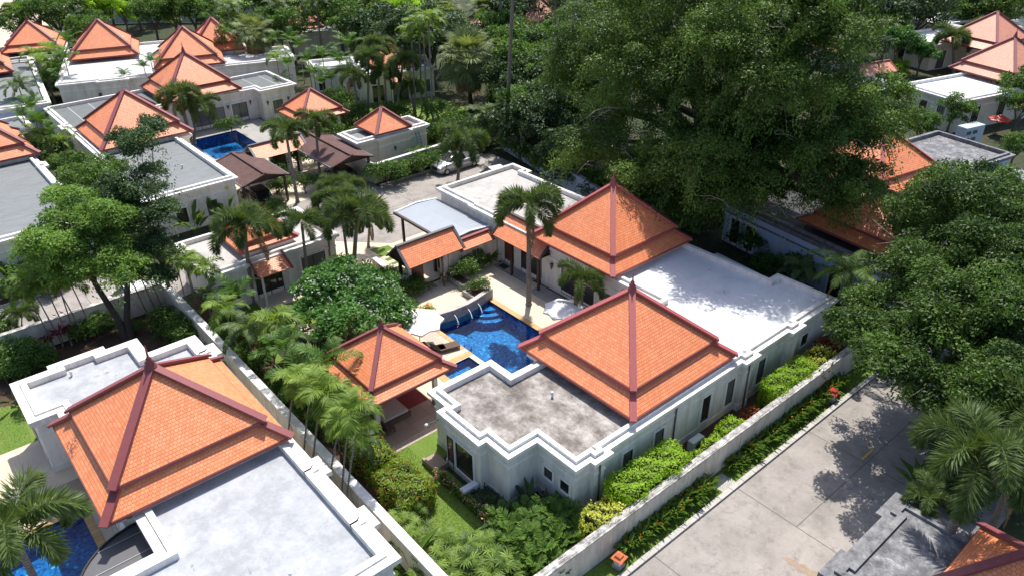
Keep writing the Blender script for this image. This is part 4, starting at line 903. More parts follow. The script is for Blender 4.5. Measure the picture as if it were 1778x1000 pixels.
def lantern(x, y, label, top=ORANGE):
    t = thing('garden_lantern', label, 'lantern', (x, y, 0), R(8)); b_ = lambda *a: MB().box(*a)
    b_(-.24, -.24, 0, .24, .24, .18).build('base', KERB, t, world=False, bevel=.02); b_(-.15, -.15, .18, .15, .15, .34).build('plinth', PLASTER, t, world=False)
    for a, c in ((-1, -1), (1, -1), (1, 1), (-1, 1)): b_(a*.15-.03, c*.15-.03, .34, a*.15+.03, c*.15+.03, .62).build('post', PLASTER, t, world=False)
    b_(-.11, -.11, .34, .11, .11, .60).build('glass', WHITEMETAL, t, world=False)
    q = MB(); hip_tier(q, 0, 0, .31, .62, .12, .76); hip_tier(q, 0, 0, .17, .80, 0, .94); q.face([(-.31, -.31, .62), (-.31, .31, .62), (.31, .31, .62), (.31, -.31, .62)]); q.box(-.12, -.12, .74, .12, .12, .80); q.build('roof', top, t, world=False)
lantern(19.9, 15.82, 'small garden lantern with an orange pagoda roof at the near end of the verge'); lantern(38.9, 15.75, 'garden lantern, orange roof painted red for shade, at the far end of the verge', RED); lantern(41.35, 62.95, 'red roofed white lantern by the cream wall next to the silver pickup', RED)  # the verge-end lantern's red paint imitates an orange roof seen in shade
tag(MB().box(22.0, 65.22, 2.75, 22.35, 65.28, 3.05).build('wall_sign', simple('yellow_green_sign', (.5, .6, .08), .5)), 'small yellow green sign high on the corner of the upper left villa', 'sign')
fl = thing('floodlight', 'small round floodlight on a bracket at the corner of the front wing', 'lamp', (17.9, 27.6, 2.6)); MB().bar((17.95, 27.3, 2.75), (17.35, 27.55, 2.6), .04, .04).build('bracket', GREYMETAL, fl); MB().lathe((17.3, 27.58, 2.5), [(0, -.1), (.12, -.08), (.15, .05), (.08, .14), (0, .15)], 10).build('lamp_head', STEEL, fl)
parasol(*at(1074, 505, 2.2)[:2], 2.5, 1.3, 'dark grey parasol behind the spire of the front pyramid roof', GREYMETAL)
kb = thing('plant_cabinet', 'tall pale blue equipment cabinet behind the dark grey flat roof on the right', 'cabinet', (91.3, 29.6, 0), R(-15)); MB().box(-1.5, -.6, .1, 1.5, .6, 2.1).build('casing', simple('pale_blue_metal', (.50, .58, .66), .45), kb, world=False, bevel=.03)
for z_ in (.7, 1.5):
    for x_ in (-1.0, .0): MB().box(x_-.35, -.63, z_-.2, x_+.35, -.6, z_+.2).build('vent_grille', GREYMETAL, kb, world=False)
parasol(96.5, 28.6, 2.4, 1.2, 'red parasol in the yard of the upper right villa', RED)
cn = thing('awning', 'little tiled awning over a side door of the upper right villa', 'awning', (101.5, 28.9, 2.4), R(-15)); q = MB(); q.face([(-.9, -1.0, 0), (.9, -1.0, 0), (.9, .35, .8), (-.9, .35, .8)], [(0, 0), (1.8, 0), (1.8, 1.6), (0, 1.6)]); q.face([(-.9, -1.0, -.05), (-.9, .35, .75), (.9, .35, .75), (.9, -1.0, -.05)]); q.build('roof_tiles', TILE_P, cn, world=False)
for s_ in (-.85, .85): MB().bar((s_, -.9, -.04), (s_, .35, -.6), .07, .07).build('bracket', DARKWOOD, cn, world=False)
ld2 = thing('ladder', 'metal ladder against the shaded blue white wall under the fig tree', 'ladder', (49.6, 27.0, 0)); q = MB()
for s_ in (-.2, .2): q.bar((49.0, 26.8+s_, 0), (50.1, 26.8+s_, 3.4), .05, .05)
for k in range(9): q.bar((49.05+.115*k, 26.6, .3+.35*k), (49.05+.115*k, 27.0, .3+.35*k), .04, .04)
q.build('ladder_frame', STEEL, ld2)

# ------------------------------------------------------------------ vegetation: leaf clouds built with numpy
rs = np.random.RandomState(11)
def unit(a): return a/np.maximum(np.linalg.norm(a, axis=-1, keepdims=True), 1e-9)
class Lf:
    """a cloud of leaves: base point, direction, face normal, length, width, shade"""
    def __init__(s): s.a = []
    def add(s, C, D, Nn, Ln, W, V):
        n = len(C); f = lambda q: np.broadcast_to(np.asarray(q, float), (n,)).copy()
        s.a.append((np.asarray(C, float), unit(np.asarray(D, float)), unit(np.asarray(Nn, float)), f(Ln), f(W), f(V))); return s
    def cat(s): return [np.concatenate([q[i] for q in s.a]) for i in range(6)]
    def moved(s, M, off=(0, 0, 0), sc=1.0, dv=0.0):
        C, D, Nn, Ln, W, V = s.cat(); M = np.asarray(M); o = Lf()
        o.a.append(((C*sc)@M.T+np.asarray(off), D@M.T, Nn@M.T, Ln*sc, W*sc, np.clip(V+dv, 0, 1))); return o
    def mesh(s, name, m, droop=0.0, wide=.42):
        C, D, Nn, Ln, W, V = s.cat(); n = len(C); Sd = unit(np.cross(D, Nn)); Nn = np.cross(Sd, D); L_ = Ln[:, None]; W_ = W[:, None]
        if droop > 0:
            mid = C+D*L_*.5; tip = mid+unit(D+np.array([0, 0, -droop]))*L_*.5
            P = np.stack([C-Sd*W_*.18, C+Sd*W_*.18, mid+Sd*W_*.5, mid-Sd*W_*.5, tip], 1).reshape(-1, 3)
            i = np.arange(n)*5; quads = np.stack([i, i+1, i+2, i+3], 1).reshape(-1); tris = np.stack([i+3, i+2, i+4], 1).reshape(-1)
            loops = np.concatenate([quads, tris]); starts = np.concatenate([np.arange(n)*4, 4*n+np.arange(n)*3]); V2 = np.concatenate([V, V]); nf = 2*n
        else:
            P = np.stack([C, C+D*L_*wide+Sd*W_*.5, C+D*L_, C+D*L_*wide-Sd*W_*.5], 1).reshape(-1, 3); loops = np.arange(4*n); starts = np.arange(n)*4; V2 = V; nf = n
        me = bpy.data.meshes.new(name); me.vertices.add(len(P)); me.vertices.foreach_set('co', P.astype('f').reshape(-1))
        me.loops.add(len(loops)); me.loops.foreach_set('vertex_index', loops.astype('i')); me.polygons.add(nf); me.polygons.foreach_set('loop_start', starts.astype('i'))
        me.update(calc_edges=True); at_ = me.attributes.new('lv', 'FLOAT', 'FACE'); at_.data.foreach_set('value', V2.astype('f'))
        for mm in (m if isinstance(m, list) else [m]): me.materials.append(mm)
        return me
def rotm(az, el=0.0):
    ca, sa, ce, se = math.cos(az), math.sin(az), math.cos(el), math.sin(el)
    return np.array([[ca, -sa, 0], [sa, ca, 0], [0, 0, 1]])@np.array([[ce, 0, -se], [0, 1, 0], [se, 0, ce]])
def puff(o, c, r, n, size, v=.5, up=.35, sq=.75):
    """a clump: leaves spread over a squashed shell, facing outward and up"""
    d = unit(rs.normal(size=(n, 3))); d[:, 2] = np.where(d[:, 2] < -.35, -d[:, 2], d[:, 2])
    rr = r*(.55+.5*rs.rand(n))[:, None]; C = np.asarray(c)+d*rr*np.array([1, 1, sq])
    nrm = unit(d*.7+rs.normal(size=(n, 3))*.45+np.array([0, 0, up])); D = unit(np.cross(nrm, rs.normal(size=(n, 3)))+np.array([0, 0, -.15])+d*.3)
    o.add(C, D, nrm, size*(.7+.6*rs.rand(n)), size*.5*(.7+.6*rs.rand(n)), np.clip(v+.18*rs.normal(size=n), 0, 1))
def crown(lobes, pr, leaf, per, cover=1.0, hang=0.0, vv=.5, seed=0, sub=0):
    """lobes: (x, y, z, rx, ry, rz); with sub > 0 each lobe is broken into sub-lobes so that light tops stand over dark gaps"""
    rs.seed(seed+1); o = Lf(); L2 = []
    for l in lobes:
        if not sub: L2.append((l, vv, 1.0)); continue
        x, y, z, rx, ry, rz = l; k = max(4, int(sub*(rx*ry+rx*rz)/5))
        L2.append(((x, y, z, rx*.6, ry*.6, rz*.6), vv-.15, .35))  # darker core leaves paint shade into the gaps between sub-lobes
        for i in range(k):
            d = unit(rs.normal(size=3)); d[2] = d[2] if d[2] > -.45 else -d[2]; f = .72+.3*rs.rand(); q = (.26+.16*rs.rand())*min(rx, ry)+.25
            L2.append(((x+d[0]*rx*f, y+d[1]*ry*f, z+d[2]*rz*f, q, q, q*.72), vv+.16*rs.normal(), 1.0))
    for (x, y, z, rx, ry, rz), vl, cv in L2:
        p_ = min(pr, .62*rx) if sub else pr; area = 4*math.pi*((rx*ry)**1.6/3+(rx*rz)**1.6/3+(ry*rz)**1.6/3)**(1/1.6); k = max(2, int(cover*cv*area/(math.pi*p_*p_)*.9))
        for i in range(k):
            d = unit(rs.normal(size=3))
            if sub: d[2] = abs(d[2])*1.0-.25; d = unit(d)
            elif d[2] < -.5: d[2] *= -.6
            f = .78+.28*rs.rand() if rs.rand() < .8 else .3+.4*rs.rand()
            c = np.array([x+d[0]*rx*f, y+d[1]*ry*f, z+d[2]*rz*f]); q = p_*(.6+.8*rs.rand()); v = vl+.13*rs.normal()
            puff(o, c, q, int(per*(q/pr)**2*(.7+.6*rs.rand()))+4, leaf, v)
            if hang and rs.rand() < hang:
                out = np.array([d[0], d[1], 0]); out = out/(np.linalg.norm(out)+1e-6); ln = max(q, .8)*(1.5+1.5*rs.rand()); m = int(per*.30)
                t = rs.rand(m); C = c+np.outer(t, out*ln*.7)+np.outer(t**1.8, [0, 0, -ln*.8])+rs.normal(size=(m, 3))*(.10+.12*t[:, None])
                D = np.tile(out*.5+np.array([0, 0, -.8]), (m, 1))+rs.normal(size=(m, 3))*.45
                o.add(C, D, np.tile(out+np.array([0, 0, .6]), (m, 1))+rs.normal(size=(m, 3))*.6, leaf*(.8+.6*rs.rand(m)), leaf*.42, np.clip(v+.12+.15*rs.normal(size=m), 0, 1))
    return o
def branches(mb, base, tops, r0, r1, bend=.2, n=7):
    for tp in tops:
        b = Vector(base); t = Vector(tp); mid = b.lerp(t, .5)+Vector((rnd.uniform(-1, 1)*bend, rnd.uniform(-1, 1)*bend, bend)); pts = [b, b.lerp(mid, .5)+Vector((0, 0, bend*.5)), mid, mid.lerp(t, .5), t]
        mb.tube(pts, [r0, r0*.8+r1*.2, (r0+r1)/2, r0*.2+r1*.8, r1*.6], n, False)
VEGPROTO = {}
def put(t, name, me): o = bpy.data.objects.new(name, me); COL.objects.link(o); o.parent = t; return o
def leafy(name, me_list, label, cat, x, y, z=0, s=1.0, rz=None, group=None, sz=None):
    """plant or tree from prepared meshes [(part name, mesh)]"""
    t = thing(name, label, cat, (x, y, z), rnd.uniform(0, 6.28) if rz is None else rz, group); t.scale = (s, s, sz or s)
    for nm, me in me_list: put(t, nm, me)
    return t
def trunkmesh(mb, m):
    o = mb.build('tmp', m, None); me = o.data; COL.objects.unlink(o); bpy.data.objects.remove(o); me.name = 'trunk'; return me

# feather palm frond along +X, rising then arching over
def frond(length, pairs, ll, lw, arch, plume=0.0, vee=.35, droop=.3, v=.5, seed=0, rise=.9, stalk=.12):
    rs.seed(seed+5); o = Lf(); t = np.linspace(0, 1, 25); ang = rise-arch*t**1.3; dx = np.cos(ang); dz = np.sin(ang)
    px = np.concatenate([[0], np.cumsum((dx[1:]+dx[:-1])/2)])*length/24; pz = np.concatenate([[0], np.cumsum((dz[1:]+dz[:-1])/2)])*length/24
    P = np.stack([px, px*0, pz], 1); T = np.stack([dx, dx*0, dz], 1)
    o.add(P[:-1], P[1:]-P[:-1], np.stack([-dz, dx*0+.0, dx], 1)[:-1], length/24*1.25, .05*length/2.5, min(1, v+.35)); 
    o.add(P[:-1], P[1:]-P[:-1], np.tile([0, 1, 0], (24, 1)), length/24*1.25, .05*length/2.5, min(1, v+.3))
    rings = 2 if plume == 0 else 4; k = pairs
    for sgn in (-1, 1):
        for r in range(rings//2 if plume else 1):
            u = np.clip(stalk+(1-stalk)*(np.arange(k)+rs.rand(k)*.6)/k, 0, .999); ii = (u*24).astype(int); fr = (u*24-ii)[:, None]
            C = P[ii]*(1-fr)+P[np.minimum(ii+1, 24)]*fr; Tn = T[ii]; up = np.stack([-Tn[:, 2], Tn[:, 1], Tn[:, 0]], 1); sd = np.tile([0, sgn*1.0, 0], (k, 1))
            roll = (vee if not plume else (-.9+1.7*r))+rs.normal(size=k)*(.12+.35*plume)
            lat = sd*np.cos(roll)[:, None]+up*np.sin(roll)[:, None]; fw = (.45+.5*u)[:, None]
            D = unit(lat+Tn*fw)+np.array([0, 0, -droop*.5]); env = np.sin(np.pi*np.clip(u*.86+.12, 0, 1))**.55
            o.add(C, D, unit(np.cross(D, Tn)*sgn*-1+rs.normal(size=(k, 3))*.15), ll*env*(.85+.3*rs.rand(k)), lw, np.clip(v+.16*rs.normal(size=k), 0, 1))
    return o
def fan(o, c, dirv, rad, segs=26, v=.5, w=.09, spread=2.6, cup=.25, droop=.0):
    dirv = unit(np.asarray(dirv, float)); sd = unit(np.cross(dirv, [0, 0, 1.0])+1e-6); nn = np.cross(sd, dirv)
    a = np.linspace(-spread, spread, segs)+rs.normal(size=segs)*.03; D = np.cos(a)[:, None]*dirv+np.sin(a)[:, None]*sd+cup*nn*(np.abs(a)/spread)[:, None]
    o.add(np.tile(c, (segs, 1)), D+np.array([0, 0, -droop]), np.tile(nn, (segs, 1))+rs.normal(size=(segs, 3))*.12, rad*(1-.28*(np.abs(a)/spread)**2)*(.9+.2*rs.rand(segs)), w, np.clip(v+.13*rs.normal(size=segs), 0, 1))
def crownpalm(nf, length, pairs, ll, lw, arch, plume, rise=(.35, 1.35), v=.5, seed=0, droop=.3, vee=.35):
    fr = []; rr = random.Random(seed)
    for i in range(nf):
        q = (i+.5)/nf; ri = rise[0]+(rise[1]-rise[0])*q; az = i*2.39996+rr.uniform(-.25, .25)
        f = frond(length*(.82+.3*rr.random()), pairs, ll, lw, arch*(.85+.3*rr.random()), plume, vee, droop, v+rr.uniform(-.22, .2)+.12*q, seed*31+i, ri)
        fr.append(f.moved(rotm(az)))
    return fr
def merge(ls):
    o = Lf()
    for l in ls: o.a += l.a
    return o
def proj(x, y, z):
    d = Vector((x, y, z-CAM_H)); c = d.dot(CF); return 889+FPX*d.dot(CR)/c, 500-FPX*d.dot(CU)/c
def height_to(x, y, row):
    lo, hi = 0, 40
    for _ in range(40):
        m = (lo+hi)/2
        if proj(x, y, m)[1] > row: lo = m
        else: hi = m
    return lo

# --- palms
PALM = {}
LF_UP = leafmat('deep_green_areca_fronds', (.018, .056, .010), (.120, .230, .036), .28)
def proto(kind):
    if kind in PALM: return PALM[kind]
    out = []
    for v in range(3):
        if kind == 'foxtail': fr = crownpalm(10, 2.55, 120, .62, .042, 2.7, 1, (.30, 1.4), .5, 40+v); m, dr = LF_FOX, 0
        elif kind == 'foxlight': fr = crownpalm(9, 2.4, 100, .55, .045, 2.4, 1, (.3, 1.35), .65, 50+v); m, dr = LF_ARECA, 0
        elif kind == 'coconut': fr = crownpalm(13, 3.3, 60, .75, .062, 1.8, 0, (.1, 1.35), .5, 60+v, .7, .15); m, dr = LF_COCO, .7
        elif kind == 'manila': fr = crownpalm(8, 1.85, 26, .74, .075, 1.9, 0, (.15, 1.4), .5, 70+v, .5, .45); m, dr = LF_ARECA, .5
        elif kind == 'upright': fr = crownpalm(7, 2.0, 24, .66, .07, 1.15, 0, (.55, 1.5), .45, 75+v, .3, .4); m, dr = LF_UP, .4
        elif kind == 'darkpalm': fr = crownpalm(11, 2.6, 44, .60, .07, 1.9, 0, (.2, 1.3), .45, 80+v, .5, .3); m, dr = LF_FOX, .5
        elif kind in ('fan', 'sugar'):
            fr = []; rr = random.Random(v+3); rs.seed(v+90)
            for i in range(46 if kind == 'fan' else 30):
                az = i*2.39996; el = 1.35-1.9*((i+.5)/46 if kind == 'fan' else (i+.5)/30); d = np.array([math.cos(az)*math.cos(el), math.sin(az)*math.cos(el), math.sin(el)]); o = Lf()
                ln = 1.5+.5*rr.random(); o.add([[0, 0, 0]], [d], [[0, 0, 1]], ln, .07, .7); e = d*.8+np.array([0, 0, -.35*(1-d[2])]); fan(o, d*ln, e, 1.05+.3*rr.random(), 30, .5+.15*d[2]+rr.uniform(-.12, .12), .10, 2.3, .3, .1); fr.append(o)
            m, dr = LF_FAN, .5
        me = [f.mesh('frond', m, dr) for f in fr]; allm = merge(fr).mesh('crown', m, dr); out.append((me, allm))
    if kind in ('fan', 'sugar'):
        o = Lf(); rs.seed(5)
        for i in range(40):
            az = i*2.4; d = np.array([math.cos(az)*.5, math.sin(az)*.5, -.85]); c = np.array([math.cos(az)*.25, math.sin(az)*.25, -.1-.05*(i % 20)]); o.add([c], [d], [[0, 0, 1]], 1.0, .06, .7); fan(o, c+unit(d)*.9, d, 1.0, 20, .75, .09, 1.8, .2, .3)
        PALM[kind+'_skirt'] = o.mesh('dead_leaf_skirt', LF_DEAD, .4)
    PALM[kind] = out; return out
SHAFT = {}
def palm(kind, base, top, h=None, s=1.0, label='', cat='palm tree', group=None, near=False, r=.12, name='palm_tree', var=None, bare=False):
    """base: ground pixel or world (x, y, 0); top: crown pixel; h: crown height if the base is hidden"""
    if base is None: bx, by, _ = at(*top, h); cx, cy = bx, by
    else:
        if len(base) == 2: bx, by, _ = at(*base)
        else: bx, by, _ = base
        if h is None: h = height_to(bx, by, top[1])
        cx, cy = at(*top, h)[:2] if top is not None else (bx, by)
        dx, dy = cx-bx, cy-by; q = math.hypot(dx, dy); lim = .30*h
        if q > lim: cx, cy = bx+dx*lim/q, by+dy*lim/q
    t = thing(name, label, cat, (bx, by, 0), 0, group); P = [(0, 0, 0), ((cx-bx)*.25, (cy-by)*.25, h*.33), ((cx-bx)*.6, (cy-by)*.6, h*.68), (cx-bx, cy-by, h)]
    MB().tube([P[0], (0, 0, .25), *P[1:]], [r*1.7, r*1.25, r, r*.9, r*.8], 8, False).build('trunk', PALMBARK if kind not in ('fan', 'sugar') else BARK_D, t, world=False)
    vs = proto(kind); v = rnd.randrange(3) if var is None else var; top_ = Vector(P[3])
    if kind in ('foxtail', 'foxlight', 'manila'):
        d = (Vector(P[3])-Vector(P[2])).normalized(); k = .75*s; MB().tube([top_-d*k, top_-d*k*.6, top_+d*.05], [r*.85, r*1.05, r*.55], 8, False).build('crownshaft', CSHAFT, t, world=False)
    rz = rnd.uniform(0, 6.28); rot = Matrix.Rotation(rz, 4, 'Z')
    if near:
        for me in vs[v][0]: o = put(t, 'frond', me); o.location = top_; o.scale = (s, s, s); o.rotation_euler = (0, 0, rz)
    else: o = put(t, 'crown', vs[v][1]); o.location = top_; o.scale = (s, s, s); o.rotation_euler = (0, 0, rz)
    if kind in ('foxtail', 'darkpalm', 'coconut') and rnd.random() < .6:
        if 'dead' not in PALM: PALM['dead'] = frond(2.3, 40, .45, .05, 1.1, 0, .2, .6, .5, 999, -.55).mesh('dry_frond', LF_DEAD, .5)
        o = put(t, 'dry_frond', PALM['dead']); o.location = top_; o.scale = (s, s, s); o.rotation_euler = (0, 0, rnd.uniform(0, 6.28))
    if kind in ('fan', 'sugar') and not bare: o = put(t, 'dead_leaf_skirt', PALM[kind+'_skirt']); o.location = top_; o.scale = (s*.95, s*.95, s*.95)
    return t
CSHAFT = simple('green_crownshaft', (.14, .20, .05), .5, .2, 5)
G1 = 'foxtail palms in the middle garden'
palm('foxtail', (918, 530), (918, 360), None, 1.28, 'tall foxtail palm standing between the pool and the second pyramid roof', near=True, r=.17, var=0)
palm('foxtail', (1012, 562), (1008, 486), None, .88, 'short foxtail palm between the second parasol and the villa wall', near=True, r=.09)
palm('foxtail', (795, 318), (802, 250), None, 1.45, 'foxtail palm drooping over the silver car at the driveway', near=True, r=.14)
palm('foxtail', (440, 524), (424, 392), None, 1.35, 'largest foxtail palm in front of the guest house, covering its little pyramid roof', near=True, r=.16)
palm('foxtail', (537, 500), (524, 388), None, .95, 'slim foxtail palm in front of the right guest house window', near=True, r=.12)
palm('foxtail', (574, 475), (570, 350), None, .70, 'thin upright foxtail palm at the right corner of the guest house', near=True, r=.10)
palm('foxtail', (614, 492), (622, 372), None, 1.42, 'broad full foxtail palm between guest house and entrance gate', near=True, r=.17)
palm('foxtail', (606, 470), (590, 345), None, .80, 'foxtail palm leaning behind the broad one beside the lane', near=True, r=.11)
palm('foxtail', (576, 372), (574, 322), None, .78, 'low foxtail palm at the lane with its crown just above the paving', r=.1); palm('foxtail', (602, 372), (606, 322), None, .80, 'low foxtail palm right beside its twin at the lane', r=.1)
palm('foxtail', (640, 430), (642, 384), None, .75, 'low foxtail palm nearest the driveway paving', r=.1)
palm('foxtail', (517, 352), (496, 230), None, 1.05, 'tall foxtail palm with a long bare trunk crossing the tiled gate roof', near=True, r=.15); palm('foxtail', (556, 312), (548, 212), None, .95, 'tall foxtail palm rising in front of the brown carport shingles', near=True, r=.14)
palm('foxtail', (333, 252), (312, 168), None, 1.35, 'big twin crowned foxtail palm before the pool of the upper left villa', near=True, r=.2); palm('foxtail', (338, 250), (345, 188), None, 1.15, 'lower foxtail palm beside the blue pool of the upper left villa', near=True, r=.14)
palm('foxtail', None, (22, 925), 6.2, 1.45, 'dark foxtail palm in the bottom left corner over the pool', near=True, r=.16, var=1)
palm('foxtail', None, (1703, 790), 8.4, 1.45, 'big foxtail palm in the bottom right beside the orange corner roof', near=True, r=.2, var=0)
palm('foxtail', None, (1800, 735), 8.0, 1.2, 'foxtail palm cut by the right edge under the large tree', near=True, r=.18, var=1)
palm('foxtail', None, (1612, 868), 4.0, .7, 'low foxtail palm in the shade behind the dark weathered roof', r=.12)
palm('coconut', None, (1478, 478), 5.6, .95, 'young coconut palm beyond the far corner of the white roof', near=True, r=.14, var=1)
palm('darkpalm', None, (1395, 470), 2.6, .8, 'small dark palm in deep shade behind the white roof', r=.08)
palm('foxtail', (40, 590), (46, 545), None, .62, 'small slender palm leaning over the garden wall at the far left', r=.05)
for k, (b, t_, s_, lb) in enumerate([((625, 215), (612, 130), 1.0, 'foxtail palm left of the white house with sliding doors'), ((640, 205), (640, 100), 1.1, 'tall dark foxtail palm over the corner of the white house'), ((672, 205), (668, 130), 1.15, 'foxtail palm rising before the curtained doors, left of a pair'),
        ((690, 205), (700, 108), 1.1, 'foxtail palm covering the small red roof near the top centre'), ((720, 200), (712, 150), 1.0, 'lower foxtail palm right of the small tiled canopy'), ((660, 190), (655, 78), 1.0, 'foxtail palm standing highest over the white house')]):
    palm('foxtail', b, t_, None, s_, lb, r=.15)
for b, t_, lb in (((1655, 128), (1648, 66), 'feather palm left of the pair in front of the upper right pyramids'), ((1700, 98), (1708, 54), 'feather palm right of the pair in front of the upper right pyramids')): palm('foxtail', b, t_, None, 1.35, lb, r=.2)
palm('fan', (818, 196), (812, 108), None, 1.55, 'huge fan palm with a skirt of dry leaves behind the driveway', r=.25)
palm('sugar', (452, 135), (440, 62), None, 1.25, 'dark trunked fan palm beside the shiny grey roof at the upper left', r=.2)
palm('fan', (838, 95), (842, 22), None, 1.1, 'fan palm in front of the small faded pink roof', r=.2); palm('sugar', None, (655, 18), 7, 1.2, 'fan palm at the top edge beside the white fence'); palm('sugar', None, (770, 20), 8, 1.2, 'grey fan palm at the top edge left of the faded roofs')
palm('coconut', (872, 118), (868, -22), None, 1.0, 'very tall straight palm trunk rising out of the picture behind the fan palm', r=.2); palm('coconut', (880, 245), (926, -28), 19, 1.05, 'very tall leaning palm trunk at the wall left of the fig tree', r=.2)
palm('darkpalm', None, (965, -4), 13, 1.25, 'dark palm hanging in front of the large faded pink pyramid', r=.16)
for k, (b, t_) in enumerate([((722, 205), (715, 62)), ((733, 195), (728, 52)), ((742, 205), (735, 42)), ((752, 215), (744, 34)), ((800, 120), (790, 40)), ((757, 120), (752, 25)), ((765, 115), (764, 30))]):
    palm('manila', b, t_, None, 1.5, 'slender palm with a pale bare trunk before the white house near the top centre', group='slender tall palms near the top centre', r=.1)
for k, (px, py, h, lb) in enumerate([(480, 12, 8, 'drooping dark palm at the top edge left of the small far pyramid'), (548, 4, 9, 'dark palm at the top edge behind the small far pyramid'), (395, 15, 8, 'palm at the top edge above the streaked roof'), (30, 20, 6, 'round headed palm on the pale sand at the top left'), (1000, 20, 12, 'palm left of the fig tree crown at the top'), (985, 235, 4.5, 'low dark palm at the foot of the fig tree'), (1475, 45, 8, 'dark palm behind the fig tree at the upper right'), (1545, 45, 6, 'dark palm beside the low green trees at the upper right'),
        (840, 200, 3.4, 'low palm under the big fan palm'), (905, 215, 4, 'low palm behind the pale wall at the driveway end')]): palm('darkpalm' if k != 3 else 'foxlight', None, (px, py), h, 1.2, lb, r=.14)

# slender areca and manila palms: bases in world metres, crowns listed by height
GA = 'areca palms along the wall of the near left villa'; GB = 'areca palms in the rear garden bed'; GC = 'thin stemmed palms at the lane wall'
for x, y, h, s_ in [(11.6, 26.9, 5.0, .8), (11.7, 27.5, 5.7, .9), (11.65, 28.8, 4.6, .8), (11.7, 30.6, 5.3, .95), (11.7, 31.6, 4.8, .85), (11.65, 33.4, 4.4, .8)]:
    palm('manila', (x, y, 0), proj(x+1.1+rnd.uniform(-.3, .4), y+rnd.uniform(-.4, .4), h), h, s_, 'slender areca palm with a bare trunk against the boundary wall of the near left villa', group=GA, r=.055)
for x, y, h, s_ in [(13.4, 48.0, 2.6, .8), (14.0, 45.6, 3.2, .95), (13.5, 44.0, 4.1, 1.0), (14.6, 43.2, 2.4, .9), (13.7, 42.0, 3.4, 1.1), (14.5, 40.9, 3.9, 1.0), (13.6, 39.6, 2.6, 1.0), (14.8, 38.6, 3.3, 1.0), (13.7, 37.6, 3.9, 1.05), (14.7, 36.3, 2.6, .95),
                    (13.6, 35.2, 3.3, 1.05), (14.7, 34.0, 3.7, 1.0), (13.6, 32.8, 2.6, 1.0), (14.6, 31.6, 3.2, 1.0), (13.5, 30.6, 3.9, .95), (14.5, 29.6, 2.3, .8)]:
    palm(('manila', 'upright', 'manila', 'darkpalm', 'upright')[int(x*10+y*3) % 5], (x, y, 0), proj(x+rnd.uniform(-.4, .6), y+rnd.uniform(-.5, .5), h*rnd.uniform(.85, 1.1)), h, s_*rnd.uniform(.75, 1.12)*(.7 if int(x*10+y*3) % 5 == 3 else 1), 'bushy yellow green areca palm in the rear garden bed beside the gazebo', group=GB, r=.05, near=False)
for x, y, h in [(4.4, 53.3, 4.6), (4.9, 53.2, 5.4), (5.4, 53.0, 5.0), (5.8, 53.3, 5.6), (6.3, 53.1, 4.8), (6.9, 53.2, 4.4), (10.6, 53.4, 4.8), (11.2, 53.2, 5.4), (11.7, 53.3, 4.6)]:
    palm('manila', (x, y, 0), proj(x-.3+rnd.uniform(-.6, .6), y+rnd.uniform(-.3, .6), h), h, .85, 'thin dark stemmed palm leaning against the inner side of the lane wall', group=GC, r=.045)
for x, y, h, s_ in [(13.2, 52.5, 3.8, .8), (13.4, 51.0, 4.4, .85), (13.2, 49.9, 4.9, .8), (14.0, 48.7, 4.6, .8)]: palm('manila', (x, y, 0), None, h, s_, 'slender palm in front of the left end of the guest house', group='slender palms at the guest house corner', r=.045)
for px, py, h, s_ in [(32, 150, 5, 1.1), (55, 190, 5, 1.2), (85, 240, 4, 1.0), (70, 215, 5.5, 1.1), (108, 245, 3.4, 1.0), (60, 235, 4.5, 1.0), (40, 205, 4, 1.0), (90, 90, 6, 1.3), (75, 110, 5.5, 1.3), (112, 105, 5.5, 1.2), (60, 95, 5, 1.2), (100, 125, 4.5, 1.2), (82, 140, 3.5, 1.2), (118, 75, 5, 1.2)]:
    palm(('manila', 'upright', 'darkpalm')[px % 3], None, (px, py), h, s_, 'bushy palm in the gap between the left edge villas and the upper left villa', group='palms between the left villas', r=.07)
for px, py, h, s_ in [(250, 118, 4.5, .8), (262, 108, 5, .8), (290, 102, 4.5, .8), (215, 132, 3.6, .7), (278, 112, 4, .7), (480, 100, 4.5, 1.1), (500, 115, 4.5, 1.1), (520, 82, 5, 1.1), (545, 130, 4.2, 1.1), (560, 100, 5, 1.2), (575, 140, 4, 1.0), (590, 110, 5.5, 1.2), (505, 70, 5, 1.1), (535, 105, 5, 1.0), (605, 80, 6, 1.3), (470, 75, 5, 1.2), (560, 145, 3.5, 1.0), (490, 145, 3, .9)]:
    palm(('manila', 'upright', 'upright')[px % 3], None, (px, py), h, s_, 'areca palm among the white garden buildings left of the top centre', group='areca palms between the upper villas', r=.06)

# --- broadleaf trees
def tree(name, label, lobes, base, mat_, pr, leaf, per, cover=1.0, hang=0.0, seed=0, trunk=BARK, tr=.3, group=None, vv=.5, stems=1, wide=.42, sub=0):
    t = thing(name, label, 'tree', (*base, 0), 0, group); o = crown([(x-base[0], y-base[1], z, a, b, c) for x, y, z, a, b, c in lobes], pr, leaf, per, cover, hang, vv, seed, sub)
    put(t, 'crown', o.mesh('crown', mat_, 0, wide)); mb = MB(); zmin = min(l[2]-l[5]*.3 for l in lobes)
    tops = [(l[0]-base[0], l[1]-base[1], l[2]) for l in lobes]
    for k in range(stems):
        ox, oy = (.35*math.cos(k*2.5)*(stems > 1), .35*math.sin(k*2.5)*(stems > 1)); fork = (ox*3, oy*3, zmin*.75); mb.tube([(ox*.5, oy*.5, 0), (ox*.8, oy*.8, zmin*.25), fork], [tr*1.4, tr, tr*.8], 9, False)
        branches(mb, fork, tops[k::stems], tr*.62, tr*.16, tr*1.8)
    mb.build('trunk', trunk, t, world=False)
    return t
